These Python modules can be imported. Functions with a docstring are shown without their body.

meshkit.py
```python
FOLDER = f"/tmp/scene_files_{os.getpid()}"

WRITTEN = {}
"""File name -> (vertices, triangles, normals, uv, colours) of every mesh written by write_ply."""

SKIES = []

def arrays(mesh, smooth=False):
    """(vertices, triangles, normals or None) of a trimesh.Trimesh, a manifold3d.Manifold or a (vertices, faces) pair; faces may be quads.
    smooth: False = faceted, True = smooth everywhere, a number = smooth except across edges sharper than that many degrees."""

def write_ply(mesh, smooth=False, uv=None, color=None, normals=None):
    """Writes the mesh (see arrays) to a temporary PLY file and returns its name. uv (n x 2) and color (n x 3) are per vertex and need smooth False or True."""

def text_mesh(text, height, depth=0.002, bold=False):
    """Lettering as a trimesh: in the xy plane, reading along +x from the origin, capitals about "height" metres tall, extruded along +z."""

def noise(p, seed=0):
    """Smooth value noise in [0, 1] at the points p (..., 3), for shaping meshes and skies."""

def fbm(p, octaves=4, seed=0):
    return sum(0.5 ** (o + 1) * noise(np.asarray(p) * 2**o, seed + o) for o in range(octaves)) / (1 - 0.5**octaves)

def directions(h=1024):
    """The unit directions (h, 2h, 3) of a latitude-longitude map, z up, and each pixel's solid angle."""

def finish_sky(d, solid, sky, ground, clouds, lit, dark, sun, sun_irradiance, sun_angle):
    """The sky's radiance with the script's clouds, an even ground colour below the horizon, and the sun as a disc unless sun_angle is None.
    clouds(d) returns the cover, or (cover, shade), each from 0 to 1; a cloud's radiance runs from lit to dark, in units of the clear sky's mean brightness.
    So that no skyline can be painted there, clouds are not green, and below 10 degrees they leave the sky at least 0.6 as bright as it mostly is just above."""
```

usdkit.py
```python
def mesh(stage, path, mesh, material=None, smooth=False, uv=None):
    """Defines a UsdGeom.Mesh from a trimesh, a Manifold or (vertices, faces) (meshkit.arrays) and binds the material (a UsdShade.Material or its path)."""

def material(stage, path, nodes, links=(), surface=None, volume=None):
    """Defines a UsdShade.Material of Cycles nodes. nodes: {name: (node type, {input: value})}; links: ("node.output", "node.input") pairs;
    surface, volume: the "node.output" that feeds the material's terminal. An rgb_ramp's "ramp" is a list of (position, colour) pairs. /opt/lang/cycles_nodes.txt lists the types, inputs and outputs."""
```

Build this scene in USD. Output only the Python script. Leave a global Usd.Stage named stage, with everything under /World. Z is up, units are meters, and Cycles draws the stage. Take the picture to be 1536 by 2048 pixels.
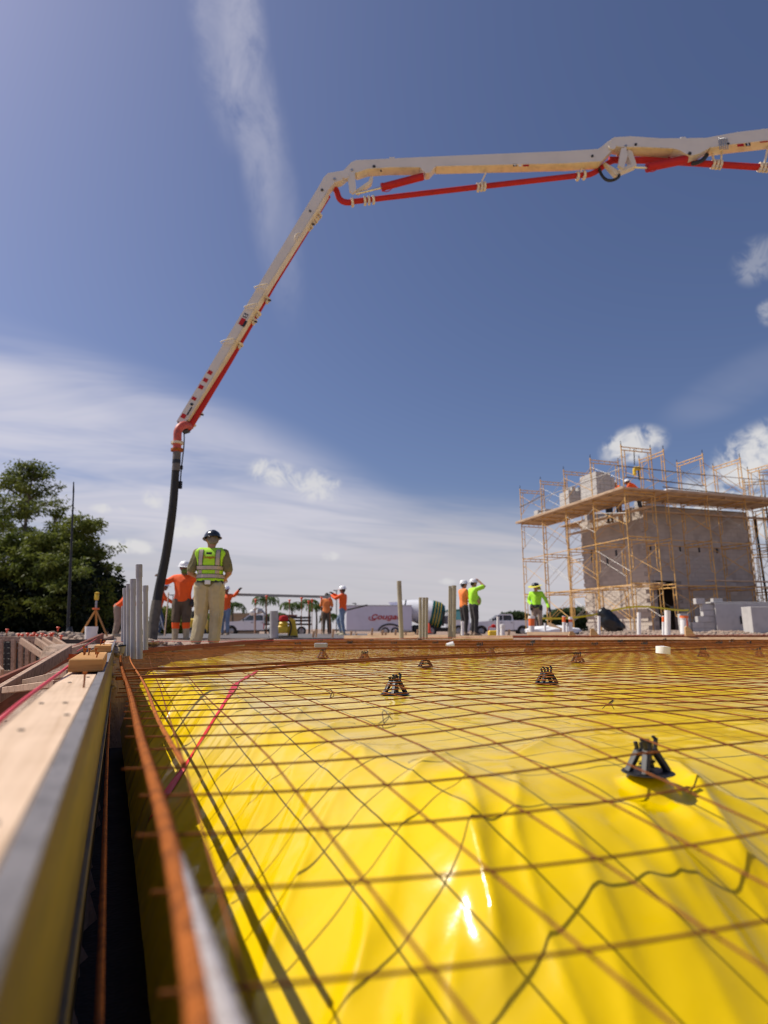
import math, random
import numpy as np
import trimesh, usdkit, meshkit
import manifold3d as m3
from pxr import Usd, UsdGeom, UsdLux, UsdShade, Gf, Sdf
stage = Usd.Stage.CreateInMemory()
UsdGeom.SetStageUpAxis(stage, 'Z'); UsdGeom.SetStageMetersPerUnit(stage, 1.0)
UsdGeom.Xform.Define(stage, '/World'); UsdGeom.Scope.Define(stage, '/World/Looks')
rng = np.random.default_rng(7)

# ------------------------------------------------------------------ camera, sky, sun, exposure
F, YH, ZC = 1200.0, 1258.0, 0.235          # focal length in pixels of the 1536 px picture, horizon row, eye height
PITCH = math.atan((YH - 1024) / F)
cam = UsdGeom.Camera.Define(stage, '/World/camera')
cam.CreateHorizontalApertureAttr(24.0); cam.CreateVerticalApertureAttr(32.0)
cam.CreateFocalLengthAttr(F / 1536 * 24.0)
cam.CreateFStopAttr(1.9); cam.CreateFocusDistanceAttr(2.8)
cam.CreateExposureAttr(0.0)
cam.CreateClippingRangeAttr(Gf.Vec2f(0.03, 5000))
cam.AddTranslateOp().Set(Gf.Vec3d(0, 0, ZC)); cam.AddRotateXOp().Set(90 + math.degrees(PITCH))
SUN_AZ, SUN_EL = math.radians(-78), math.radians(51)
SUN = np.array([math.sin(SUN_AZ) * math.cos(SUN_EL), math.cos(SUN_AZ) * math.cos(SUN_EL), math.sin(SUN_EL)])
SKY_STRENGTH, SUN_POWER = 0.077, 1.2
sun = UsdLux.DistantLight.Define(stage, '/World/sun')
sun.CreateNormalizeAttr(True); sun.CreateIntensityAttr(SUN_POWER); sun.CreateAngleAttr(0.5); sun.CreateColorAttr(Gf.Vec3f(1.0, 0.93, 0.81))
sun.AddRotateZOp().Set(math.degrees(math.atan2(SUN[1], SUN[0])) + 90); sun.AddRotateXOp().Set(90 - math.degrees(SUN_EL))

_c, _s = math.cos(PITCH), math.sin(PITCH)
def ray(px, py):
    d = ((px - 768) / F, 1.0, -(py - 1024) / F)
    return np.array([d[0], d[1] * _c - d[2] * _s, d[1] * _s + d[2] * _c])
def A(px, py, d):                           # the point at forward distance d seen at a pixel
    r = ray(px, py); return r * (d / r[1]) + [0, 0, ZC]
def G(px, py, z):                           # the point at height z seen at a pixel
    r = ray(px, py); return r * ((z - ZC) / r[2]) + [0, 0, ZC]
YAW = math.radians(24.2)                    # the slab's own axes: U along the form board, V across the slab
U = np.array([-math.sin(YAW), math.cos(YAW), 0.0]); V = np.array([math.cos(YAW), math.sin(YAW), 0.0])
Z = np.array([0, 0, 1.0])
def uv(u, v, z=0.0): return U * u + V * v + Z * z

# the sky: a physical sky with cirrus and cumulus mixed in
def make_sky():
    n, l = {}, []
    n['tc'] = ('texture_coordinate', {})
    n['sky'] = ('sky_texture', {'sky_type': 'single_scattering', 'sun_disc': False, 'sun_elevation': SUN_EL, 'sun_rotation': SUN_AZ, 'altitude': 20.0, 'air_density': 1.0, 'aerosol_density': 1.7, 'ozone_density': 2.2})
    n['fm'] = ('mapping', {'rotation': (0, 0.15, 0), 'scale': (1.0, .8, .34)}); l.append(('tc.generated', 'fm.vector')); n['fine'] = ('noise_texture', {'scale': 21.0, 'detail': 8.0, 'roughness': 0.64, 'distortion': 0.35}); l.append(('fm.vector', 'fine.vector'))
    n['puff'] = ('noise_texture', {'scale': 30.0, 'detail': 9.0, 'roughness': 0.62, 'distortion': 0.5}); l.append(('tc.generated', 'puff.vector'))
    # wisps: noise in the plane of a high cloud layer
    n['sep'] = ('separate_xyz', {}); l.append(('tc.generated', 'sep.vector'))
    n['zz'] = ('math', {'math_type': 'add', 'value2': 0.12}); l.append(('sep.z', 'zz.value1'))
    n['qx'] = ('math', {'math_type': 'divide'}); n['qy'] = ('math', {'math_type': 'divide'})
    l += [('sep.x', 'qx.value1'), ('zz.value', 'qx.value2'), ('sep.y', 'qy.value1'), ('zz.value', 'qy.value2')]
    n['q'] = ('combine_xyz', {}); l += [('qx.value', 'q.x'), ('qy.value', 'q.y')]
    n['qm'] = ('mapping', {'scale': (0.34, 1.0, 1.0)}); n['qr'] = ('vector_rotate', {'rotate_type': 'z_axis', 'angle': -.36}); l += [('q.vector', 'qr.vector'), ('qr.vector', 'qm.vector')]
    n['wisp'] = ('noise_texture', {'scale': 2.1, 'detail': 9.0, 'roughness': 0.58, 'distortion': 0.9}); l.append(('qm.vector', 'wisp.vector'))
    n['tint'] = ('mix', {'mix_type': 'multiply', 'fac': 1.0, 'color2': (1.02, 1.0, 1.20)}); l.append(('sky.color', 'tint.color1'))
    cur = 'tint.color'
    def blob(k, px, py, sx, sy, rot, noise, amount, soft, cover, colour):
        nonlocal cur
        r = ray(px, py); r = r / np.linalg.norm(r)
        a = np.cross(r, Z); a /= np.linalg.norm(a); b = np.cross(a, r)
        c, s = math.cos(rot), math.sin(rot)
        R, T = (a * c + b * s) / (sx / F), (-a * s + b * c) / (sy / F)
        n[k + 'A'] = ('vector_math', {'math_type': 'dot_product', 'vector2': R}); n[k + 'B'] = ('vector_math', {'math_type': 'dot_product', 'vector2': T}); n[k + 'C'] = ('vector_math', {'math_type': 'dot_product', 'vector2': r})
        l.extend([('tc.generated', k + x + '.vector1') for x in 'ABC'])
        n[k + 'v'] = ('combine_xyz', {}); l.extend([(k + 'A.value', k + 'v.x'), (k + 'B.value', k + 'v.y')])
        n[k + 'L'] = ('vector_math', {'math_type': 'length'}); l.append((k + 'v.vector', k + 'L.vector1'))
        n[k + 'm'] = ('map_range', {'range_type': 'linear', 'from_min': 0.0, 'from_max': 1.0, 'to_min': 1.0, 'to_max': 0.0, 'clamp': True}); l.append((k + 'L.value', k + 'm.value'))
        n[k + 'n'] = ('math', {'math_type': 'multiply_add', 'value2': amount}); l.extend([(noise, k + 'n.value1'), (k + 'm.result', k + 'n.value3')])
        lo = 0.5 * amount + 0.5 - soft * 0.6
        n[k + 's'] = ('map_range', {'range_type': 'smoothstep', 'from_min': lo, 'from_max': lo + soft, 'to_min': 0.0, 'to_max': cover, 'clamp': True}); l.append((k + 'n.value', k + 's.value'))
        n[k + 'g'] = ('map_range', {'range_type': 'smoothstep', 'from_min': 0.2, 'from_max': 0.5, 'clamp': True}); l.append((k + 'C.value', k + 'g.value'))
        n[k + 'e'] = ('map_range', {'range_type': 'smoothstep', 'from_min': 0.0, 'from_max': 0.5, 'clamp': True}); l.append((k + 'm.result', k + 'e.value'))
        n[k + 'f'] = ('math', {'math_type': 'multiply'}); n[k + 'h'] = ('math', {'math_type': 'multiply'})
        l.extend([(k + 's.result', k + 'f.value1'), (k + 'g.result', k + 'f.value2'), (k + 'f.value', k + 'h.value1'), (k + 'e.result', k + 'h.value2')])
        n[k + 'x'] = ('mix', {'color2': colour}); l.extend([(cur, k + 'x.color1'), (k + 'h.value', k + 'x.fac')])
        cur = k + 'x.color'
    W = CLOUD
    cir = (W * .93, W * .91, W * 1.02)
    hz = (W * .80, W * .77, W * .82)
    blob('ca', 640, 1130, 1300, 190, -0.06, 'wisp.fac', 1.6, 1.5, .80, hz)
    blob('cb', 300, 930, 640, 190, -0.24, 'wisp.fac', 4.0, 2.6, .72, cir)
    blob('cb2', 60, 830, 420, 90, -0.3, 'wisp.fac', 4.0, 2.6, .5, cir)
    blob('cc', 450, 5, 66, 220, 0.14, 'fine.fac', 4.2, 2.2, .27, cir)
    blob('cd', 505, 190, 46, 250, 0.2, 'fine.fac', 4.2, 2.2, .20, cir)
    blob('ce', 545, 400, 60, 260, 0.2, 'fine.fac', 1.6, 1.3, .16, cir)
    blob('cf', 1100, 1130, 560, 140, 0.0, 'wisp.fac', 1.6, 1.3, .62, hz)
    blob('cg', 1470, 770, 150, 55, 0.35, 'wisp.fac', 2.4, 1.8, .10, cir)
    n['hzm'] = ('map_range', {'range_type': 'smoothstep', 'from_min': -.02, 'from_max': .17, 'to_min': .88, 'to_max': 0.0, 'clamp': True}); l.append(('sep.z', 'hzm.value'))
    n['hzx'] = ('mix', {'color2': hz}); l += [(cur, 'hzx.color1'), ('hzm.result', 'hzx.fac')]; cur = 'hzx.color'
    puffs = [(1265, 890, 72, 40, .15, .9), (1530, 905, 95, 62, .3, .9), (1450, 965, 150, 52, .45, .75), (1560, 1010, 170, 80, 0, .85), (1515, 522, 46, 44, .4, .28), (1538, 625, 22, 26, 0, .4),
             (548, 945, 62, 34, -.15, .8), (632, 972, 72, 42, -.2, .75), (375, 1055, 50, 32, .1, .8), (262, 1093, 58, 18, -.05, .85), (308, 1000, 30, 20, -.5, .7), (215, 1018, 36, 12, 0, .7), (660, 1112, 24, 12, 0, .6), (895, 1163, 22, 9, 0, .5)]
    for i, (x, y, sx, sy, rot, cov) in enumerate(puffs):
        blob(f'p{i}', x, y, sx, sy, rot, 'puff.fac', 6.0, 1.7, cov, (W, W * .985, W * .98))
    n['bg'] = ('background_shader', {'strength': SKY_STRENGTH}); l.append((cur, 'bg.color'))
    return usdkit.material(stage, '/World/Looks/sky', n, l, surface='bg.background')
CLOUD = 9.6
dome = UsdLux.DomeLight.Define(stage, '/World/sky')
UsdShade.MaterialBindingAPI.Apply(dome.GetPrim()).Bind(make_sky())
dome.GetPrim().SetCustomDataByKey('kind', 'structure')

# ------------------------------------------------------------------ helpers: naming, things, parts
_used = {}
def numbered(parent, name):
    k = (parent, name); n = _used.get(k, 0); _used[k] = n + 1
    return f'{parent}/{name}' if n == 0 else f'{parent}/{name}_{n:03d}'
class Thing:
    pass
def tag(prim, label=None, cat=None, group=None, kind=None):
    for k, v in (('label', label), ('category', cat), ('group', group), ('kind', kind)):
        if v: prim.SetCustomDataByKey(k, v)
def thing(name, label, cat, loc=(0, 0, 0), rz=0.0, group=None, kind=None):
    t = Thing(); t.path = numbered('/World', name); t.loc = np.asarray(loc, float); t.rz = rz
    x = UsdGeom.Xform.Define(stage, t.path); x.AddTranslateOp().Set(Gf.Vec3d(*map(float, t.loc)))
    if rz: x.AddRotateZOp().Set(math.degrees(rz))
    t.prim = x.GetPrim(); tag(t.prim, label, cat, group, kind); return t
def copy_of(src, label, loc, rz=0.0, cat=None, group=None, scale=None):
    t = thing(src.path.split('/')[-1].rsplit('_0', 1)[0], label, cat or src.prim.GetCustomDataByKey('category'), loc, rz, group or src.prim.GetCustomDataByKey('group'))
    if scale: UsdGeom.Xformable(t.prim).AddScaleOp().Set(Gf.Vec3f(scale, scale, scale))
    t.prim.GetReferences().AddInternalReference(src.path)
    # the referenced transform ops are overridden by this prim's own
    t.prim.SetInstanceable(True); return t
def part(t, name, mesh, mat, smooth=False, world=True, parent=None, label=None, kind=None):
    v, f = mesh.mesh() if isinstance(mesh, MB) else meshkit.arrays(mesh)[:2]
    v = np.asarray(v, float)
    if world:
        v = v - t.loc
        if t.rz:
            c, s = math.cos(-t.rz), math.sin(-t.rz); v = v @ np.array([[c, s, 0], [-s, c, 0], [0, 0, 1]])
    path = numbered(parent or t.path, name)
    m = usdkit.mesh(stage, path, (v, f), mat, smooth); tag(m.GetPrim(), label, kind=kind); return path
def solo(name, mesh, mat, label=None, cat=None, group=None, kind=None, smooth=False):
    v, f = mesh.mesh() if isinstance(mesh, MB) else meshkit.arrays(mesh)[:2]
    m = usdkit.mesh(stage, numbered('/World', name), (v, f), mat, smooth); tag(m.GetPrim(), label, cat, group, kind); return m

ORD = ['leftmost', 'second from left', 'third from left', 'fourth from left', 'fifth from left', 'sixth from left', 'seventh from left', 'eighth from left', 'ninth from left', 'tenth from left', 'eleventh from left', 'twelfth from left', 'thirteenth from left', 'fourteenth from left', 'fifteenth from left', 'sixteenth from left']
# ------------------------------------------------------------------ helpers: shapes
def unit(a): a = np.asarray(a, float); return a / np.linalg.norm(a)
BOXV = np.array([[x, y, z] for x in (-.5, .5) for y in (-.5, .5) for z in (-.5, .5)])
BOXF = np.array([[0, 1, 3], [0, 3, 2], [4, 6, 7], [4, 7, 5], [0, 4, 5], [0, 5, 1], [2, 3, 7], [2, 7, 6], [0, 2, 6], [0, 6, 4], [1, 5, 7], [1, 7, 3]])
class MB:
    def __init__(s): s.v, s.f, s.n = [], [], 0
    def add(s, v, f):
        v = np.asarray(v, float); s.v.append(v); s.f.append(np.asarray(f, int) + s.n); s.n += len(v); return s
    def mesh(s): return np.vstack(s.v), np.vstack(s.f)
    def box(s, c, size, R=None, ch=0.0):
        if ch > 0:
            h = np.asarray(size, float) / 2; pts = []
            for sx in (-1, 1):
                for sy in (-1, 1):
                    for sz in (-1, 1):
                        q = np.array([sx, sy, sz]) * h
                        for k in range(3):
                            w = q - np.array([sx, sy, sz]) * ch; w[k] = q[k]; pts.append(w)
            m = m3.Manifold.hull_points(np.array(pts)).to_mesh(); v, f = np.array(m.vert_properties[:, :3]), np.array(m.tri_verts)
        else: v, f = BOXV * np.asarray(size, float), BOXF
        if R is not None: v = v @ np.asarray(R)          # rows of R: the box's own axes
        return s.add(v + np.asarray(c, float), f)
    def beam(s, p, q, w, h, up=Z, ch=0.0):                  # w sideways, h along up
        p, q = np.asarray(p, float), np.asarray(q, float); t = unit(q - p); side = np.cross(t, up)
        side = unit(side) if np.linalg.norm(side) > 1e-6 else np.array([1.0, 0, 0]); n = np.cross(side, t)
        return s.box((p + q) / 2, (np.linalg.norm(q - p), w, h), np.array([t, side, n]), ch)
    def tube(s, pts, r, n=8, cap=True):
        pts = np.asarray(pts, float); r = np.broadcast_to(np.asarray(r, float), (len(pts),))
        t = np.gradient(pts, axis=0); t /= np.maximum(np.linalg.norm(t, axis=1, keepdims=True), 1e-9)
        a = np.array([0, 0, 1.0]) if abs(t[0][2]) < .9 else np.array([1.0, 0, 0]); rings = []
        for i in range(len(pts)):
            b = np.cross(t[i], a); b /= np.linalg.norm(b); a = np.cross(b, t[i])
            th = np.arange(n) / n * 2 * math.pi
            rings.append(pts[i] + r[i] * (np.cos(th)[:, None] * a + np.sin(th)[:, None] * b))
        v = np.vstack(rings); f = []
        i0 = np.arange(len(pts) - 1)[:, None] * n; j = np.arange(n)[None]; k = (j + 1) % n
        f = np.concatenate([np.stack([i0 + j, i0 + n + j, i0 + n + k], -1).reshape(-1, 3), np.stack([i0 + j, i0 + n + k, i0 + k], -1).reshape(-1, 3)])
        if cap:
            m = len(v); v = np.vstack([v, pts[0], pts[-1]]); jj = np.arange(n); kk = (jj + 1) % n; e = (len(pts) - 1) * n
            f = np.vstack([f, np.stack([np.full(n, m), jj, kk], -1), np.stack([np.full(n, m + 1), e + kk, e + jj], -1)])
        return s.add(v, f)
    def lathe(s, prof, o=(0, 0, 0), axis=Z, n=20, sx=1.0, sy=1.0):      # prof: (radius, height) pairs
        axis = unit(axis); a = np.cross(axis, [0, 1.0, 0]) if abs(axis[1]) < .9 else np.cross(axis, [1.0, 0, 0]); a = unit(a); b = np.cross(axis, a)
        th = np.arange(n) / n * 2 * math.pi; prof = np.asarray(prof, float)
        v = np.vstack([np.asarray(o, float) + z * axis + r * (sx * np.cos(th)[:, None] * a + sy * np.sin(th)[:, None] * b) for r, z in prof])
        i0 = np.arange(len(prof) - 1)[:, None] * n; j = np.arange(n)[None]; k = (j + 1) % n
        f = np.concatenate([np.stack([i0 + j, i0 + k, i0 + n + k], -1).reshape(-1, 3), np.stack([i0 + j, i0 + n + k, i0 + n + j], -1).reshape(-1, 3)])
        return s.add(v, f)
    def prism(s, poly, o, ax, ay, depth):                   # a 2-D outline in the plane (ax, ay) through o, given thickness along ax x ay
        import shapely.geometry as sg
        g = sg.Polygon(poly); 
        if not g.is_valid: g = g.buffer(0)
        m = trimesh.creation.extrude_polygon(sg.polygon.orient(g), depth, engine='earcut')
        az = np.cross(ax, ay); return s.add(np.asarray(o, float) + m.vertices[:, :1] * ax + m.vertices[:, 1:2] * ay + m.vertices[:, 2:] * az, m.faces)
    def tri(s, m, R=None, t=(0, 0, 0)):
        v, f, _ = meshkit.arrays(m); v = v if R is None else v @ np.asarray(R); return s.add(v + np.asarray(t, float), f)
def arc(c, r, a0, a1, ax, ay, n=8):
    th = np.linspace(a0, a1, n); return np.asarray(c) + r * (np.cos(th)[:, None] * ax + np.sin(th)[:, None] * ay)
def spline(pts, n=40):
    from scipy.interpolate import CubicSpline
    pts = np.asarray(pts, float); d = np.r_[0, np.cumsum(np.linalg.norm(np.diff(pts, axis=0), axis=1))]
    return CubicSpline(d, pts)(np.linspace(0, d[-1], n))

# ------------------------------------------------------------------ materials
def mat(name, col, rough=.6, metal=0.0, var=.18, scale=6.0, bump=0.0, bscale=60.0, dark=None, spec=.5, coat=0.0, stretch=None):
    n = {'g': ('geometry', {}), 'p': ('principled_bsdf', {'roughness': rough, 'metallic': metal, 'specular_ior_level': spec, 'coat_weight': coat})}
    l = []; src = 'g.position'
    if stretch: n['map'] = ('mapping', {'scale': stretch}); l.append(('g.position', 'map.vector')); src = 'map.vector'
    n['n'] = ('noise_texture', {'scale': scale, 'detail': 5.0, 'roughness': .62}); l.append((src, 'n.vector'))
    c = np.asarray(col, float); d = c * (1 - var * 1.6) if dark is None else np.asarray(dark, float)
    n['r'] = ('rgb_ramp', {'ramp': [(.28, tuple(d)), (.5, tuple(c)), (.75, tuple(np.minimum(c * (1 + var * .7), .9)))]}); l += [('n.fac', 'r.fac'), ('r.color', 'p.base_color')]
    if bump: n['bn'] = ('noise_texture', {'scale': bscale, 'detail': 4.0}); n['b'] = ('bump', {'strength': bump, 'distance': .01}); l += [(src, 'bn.vector'), ('bn.fac', 'b.height'), ('b.normal', 'p.normal')]
    return usdkit.material(stage, '/World/Looks/' + name, n, l, surface='p.BSDF')
def grain(name, col, dark, axis, rough=.75):            # sawn timber: grain lines run along axis
    a = unit(axis); n = {'g': ('geometry', {}), 'p': ('principled_bsdf', {'roughness': rough, 'specular_ior_level': .25})}
    ang = math.atan2(a[1], a[0]); l = []
    n['rot'] = ('vector_rotate', {'rotate_type': 'z_axis', 'angle': -ang}); n['m'] = ('mapping', {'scale': (1.2, 38.0, 38.0)})
    n['n'] = ('noise_texture', {'scale': 1.6, 'detail': 6.0, 'roughness': .65, 'distortion': .4}); n['k'] = ('noise_texture', {'scale': 5.0, 'detail': 6.0, 'roughness': .65})
    n['r'] = ('rgb_ramp', {'ramp': [(.3, tuple(dark)), (.52, tuple(col)), (.8, tuple(np.minimum(np.array(col) * 1.15, .85)))]}); n['r2'] = ('rgb_ramp', {'ramp': [(.25, (.52, .48, .44)), (.42, (.85, .83, .8)), (.62, (1, 1, 1))]})
    n['x'] = ('mix', {'mix_type': 'multiply', 'fac': .8}); n['b'] = ('bump', {'strength': .25, 'distance': .004})
    l += [('g.position', 'rot.vector'), ('rot.vector', 'm.vector'), ('m.vector', 'n.vector'), ('g.position', 'k.vector'), ('n.fac', 'r.fac'), ('k.fac', 'r2.fac'), ('r.color', 'x.color1'), ('r2.color', 'x.color2'), ('x.color', 'p.base_color'), ('n.fac', 'b.height'), ('b.normal', 'p.normal')]
    return usdkit.material(stage, '/World/Looks/' + name, n, l, surface='p.BSDF')
def leafmat(name, c1, c2, c3):
    n = {'g': ('geometry', {}), 'i': ('math', {'math_type': 'multiply_add', 'value2': .55}), 'n': ('noise_texture', {'scale': .55, 'detail': 3.0}), 'r': ('rgb_ramp', {'ramp': [(.2, c1), (.5, c2), (.85, c3)]}), 'd': ('principled_bsdf', {'roughness': .55, 'specular_ior_level': .3}), 't': ('translucent_bsdf', {}), 'm': ('mix_closure', {'fac': .42})}
    n['s'] = ('math', {'math_type': 'multiply', 'value2': .55})
    l = [('g.position', 'n.vector'), ('n.fac', 's.value1'), ('g.random_per_island', 'i.value1'), ('s.value', 'i.value3'), ('i.value', 'r.fac'), ('r.color', 'd.base_color'), ('r.color', 't.color'), ('d.BSDF', 'm.closure1'), ('t.BSDF', 'm.closure2')]
    return usdkit.material(stage, '/World/Looks/' + name, n, l, surface='m.closure')
M = {}
M['rust'] = mat('rust', (.40, .12, .025), .9, spec=.2, var=.35, scale=45, bump=.5, bscale=260, dark=(.12, .04, .018))
M['mesh_rust'] = mat('mesh_rust', (.25, .085, .025), .9, spec=.2, var=.35, scale=14, bump=.3, bscale=300, dark=(.11, .04, .015))
M['grey_bar'] = mat('grey_bar', (.42, .38, .38), .6, var=.3, scale=40, bump=.5, bscale=250, dark=(.25, .16, .12))
M['timber_u'] = grain('timber_u', (.72, .53, .38), (.60, .42, .28), U)
M['timber_v'] = grain('timber_v', (.52, .27, .09), (.34, .15, .045), V)
M['timber_x'] = grain('timber_x', (.56, .38, .23), (.38, .22, .12), (1, 0, 0))
M['timber_red'] = grain('timber_red', (.26, .085, .05), (.14, .045, .03), U)
M['timber_old'] = mat('timber_old', (.40, .26, .18), .8, var=.3, scale=9, dark=(.2, .12, .08), stretch=(3, 3, 3))
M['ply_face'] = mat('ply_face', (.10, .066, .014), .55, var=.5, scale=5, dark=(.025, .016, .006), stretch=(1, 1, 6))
M['ply_edge'] = mat('ply_edge', (.17, .155, .16), .6, var=.3, scale=14, bump=.3, bscale=120)
M['steel'] = mat('steel', (.45, .44, .43), .38, .8, var=.2, scale=20)
M['dark_steel'] = mat('dark_steel', (.06, .055, .05), .5, .5, var=.3, scale=20)
M['black'] = mat('black', (.016, .016, .017), .45, var=.3, scale=12)
M['rubber'] = mat('rubber', (.016, .015, .0145), .7, var=.35, scale=8, bump=.2, bscale=30)
M['red'] = mat('red', (.46, .018, .016), .6, var=.12, scale=4, spec=.3)
M['hose_red'] = mat('hose_red', (.52, .08, .05), .5, var=.35, scale=7, dark=(.25, .05, .04))
M['string_red'] = mat('string_red', (.62, .02, .05), .55, var=.15, scale=30)
M['tape_red'] = mat('tape_red', (.72, .012, .02), .3, var=.12, scale=12)
M['boom_white'] = mat('boom_white', (.66, .60, .52), .5, var=.05, scale=1.6)
M['boom_tan'] = mat('boom_tan', (.74, .63, .45), .5, var=.15, scale=5)
M['chrome'] = mat('chrome', (.7, .7, .7), .15, 1.0, var=.05)
M['pvc'] = mat('pvc', (.36, .355, .37), .5, var=.12, scale=6)
M['pvc_tan'] = mat('pvc_tan', (.36, .33, .28), .55, var=.15, scale=5)
M['pvc_white'] = mat('pvc_white', (.80, .78, .76), .4, var=.08, scale=5)
M['orange_tape'] = mat('orange_tape', (.85, .16, .03), .5, var=.1)
M['cap'] = mat('cap', (.80, .10, .04), .45, var=.12)
M['yellow_tape'] = mat('yellow_tape', (.85, .68, .02), .4, var=.08)
M['scaff'] = mat('scaff', (.66, .39, .12), .6, var=.3, scale=3.5, dark=(.36, .17, .05))
M['brace'] = mat('brace', (.50, .48, .45), .45, .5, var=.2)
M['brown_pole'] = mat('brown_pole', (.14, .10, .08), .6, .2, var=.25)
M['block'] = mat('block', (.48, .42, .365), .92, var=.14, scale=.9, bump=.4, bscale=40, dark=(.34, .29, .25))
M['block2'] = mat('block2', (.51, .45, .39), .92, var=.12, scale=1.7, bump=.4, bscale=40)
M['mortar'] = mat('mortar', (.33, .285, .25), .95, var=.15, scale=4)
M['block_white'] = mat('block_white', (.47, .45, .43), .85, var=.1, scale=4, bump=.2, bscale=60)
M['plank'] = mat('plank', (.55, .40, .27), .8, var=.2, scale=2.5, dark=(.36, .24, .15), stretch=(1, 1, 4))
M['hivis_orange'] = mat('hivis_orange', (.97, .115, .008), .75, var=.12, scale=9)
M['orange2'] = mat('orange2', (.90, .24, .05), .75, var=.12, scale=9)
M['hivis_green'] = mat('hivis_green', (.42, .86, .035), .75, var=.12, scale=9)
M['vest_green'] = mat('vest_green', (.46, .86, .03), .7, var=.10, scale=14)
M['reflective'] = mat('reflective', (.50, .42, .36), .4, .1, var=.1, scale=20)
M['olive'] = mat('olive', (.19, .17, .08), .85, var=.2, scale=12)
M['khaki'] = mat('khaki', (.50, .42, .25), .85, var=.12, scale=7)
M['brown_short'] = mat('brown_short', (.12, .085, .055), .85, var=.2, scale=9)
M['denim'] = mat('denim', (.06, .085, .14), .85, var=.25, scale=9)
M['denim_light'] = mat('denim_light', (.20, .26, .36), .85, var=.25, scale=9)
M['dark_trouser'] = mat('dark_trouser', (.04, .036, .035), .85, var=.25, scale=9)
M['tan_trouser'] = mat('tan_trouser', (.33, .25, .19), .85, var=.2, scale=9)
M['skin'] = mat('skin', (.42, .21, .13), .55, var=.1, scale=14)
M['skin_dark'] = mat('skin_dark', (.22, .10, .06), .55, var=.1, scale=14)
M['hair'] = mat('hair', (.03, .02, .015), .6, var=.2)
M['grey_hair'] = mat('grey_hair', (.20, .17, .15), .7, var=.2, scale=40)
M['boot'] = mat('boot', (.30, .22, .15), .8, var=.25, scale=15)
M['rubber_boot'] = mat('rubber_boot', (.42, .36, .24), .6, var=.25, scale=12)
M['hat_white'] = mat('hat_white', (.82, .82, .84), .3, var=.04, coat=.3)
M['hat_navy'] = mat('hat_navy', (.010, .014, .020), .22, var=.1, coat=.5)
M['hat_straw'] = mat('hat_straw', (.62, .56, .06), .7, var=.15, scale=20)
M['mask'] = mat('mask', (.10, .20, .05), .8, var=.5, scale=30)
M['glove'] = mat('glove', (.03, .03, .03), .7)
M['car_white'] = mat('car_white', (.80, .80, .82), .28, var=.04, coat=.6)
M['trailer'] = mat('trailer', (.62, .60, .68), .4, var=.04, scale=2)
M['glass'] = mat('glass', (.02, .035, .05), .06, var=.1, spec=.8)
M['glass_teal'] = mat('glass_teal', (.10, .42, .42), .15, var=.1, spec=.8)
M['tyre'] = mat('tyre', (.02, .02, .02), .75, var=.2)
M['rim'] = mat('rim', (.4, .4, .4), .35, .8)
M['lamp'] = mat('lamp', (.75, .75, .72), .12, var=.05)
M['lamp_red'] = mat('lamp_red', (.55, .02, .02), .25)
M['green_paint'] = mat('green_paint', (.008, .10, .075), .4, var=.15, coat=.2)
M['yellow_paint'] = mat('yellow_paint', (.75, .50, .03), .45, var=.15)
M['concrete'] = mat('concrete', (.13, .112, .098), .5, var=.15, scale=2, bump=.2, bscale=30)
M['dirt'] = mat('dirt', (.40, .27, .20), .95, var=.25, scale=5, bump=.8, bscale=30, dark=(.24, .16, .12))
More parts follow.
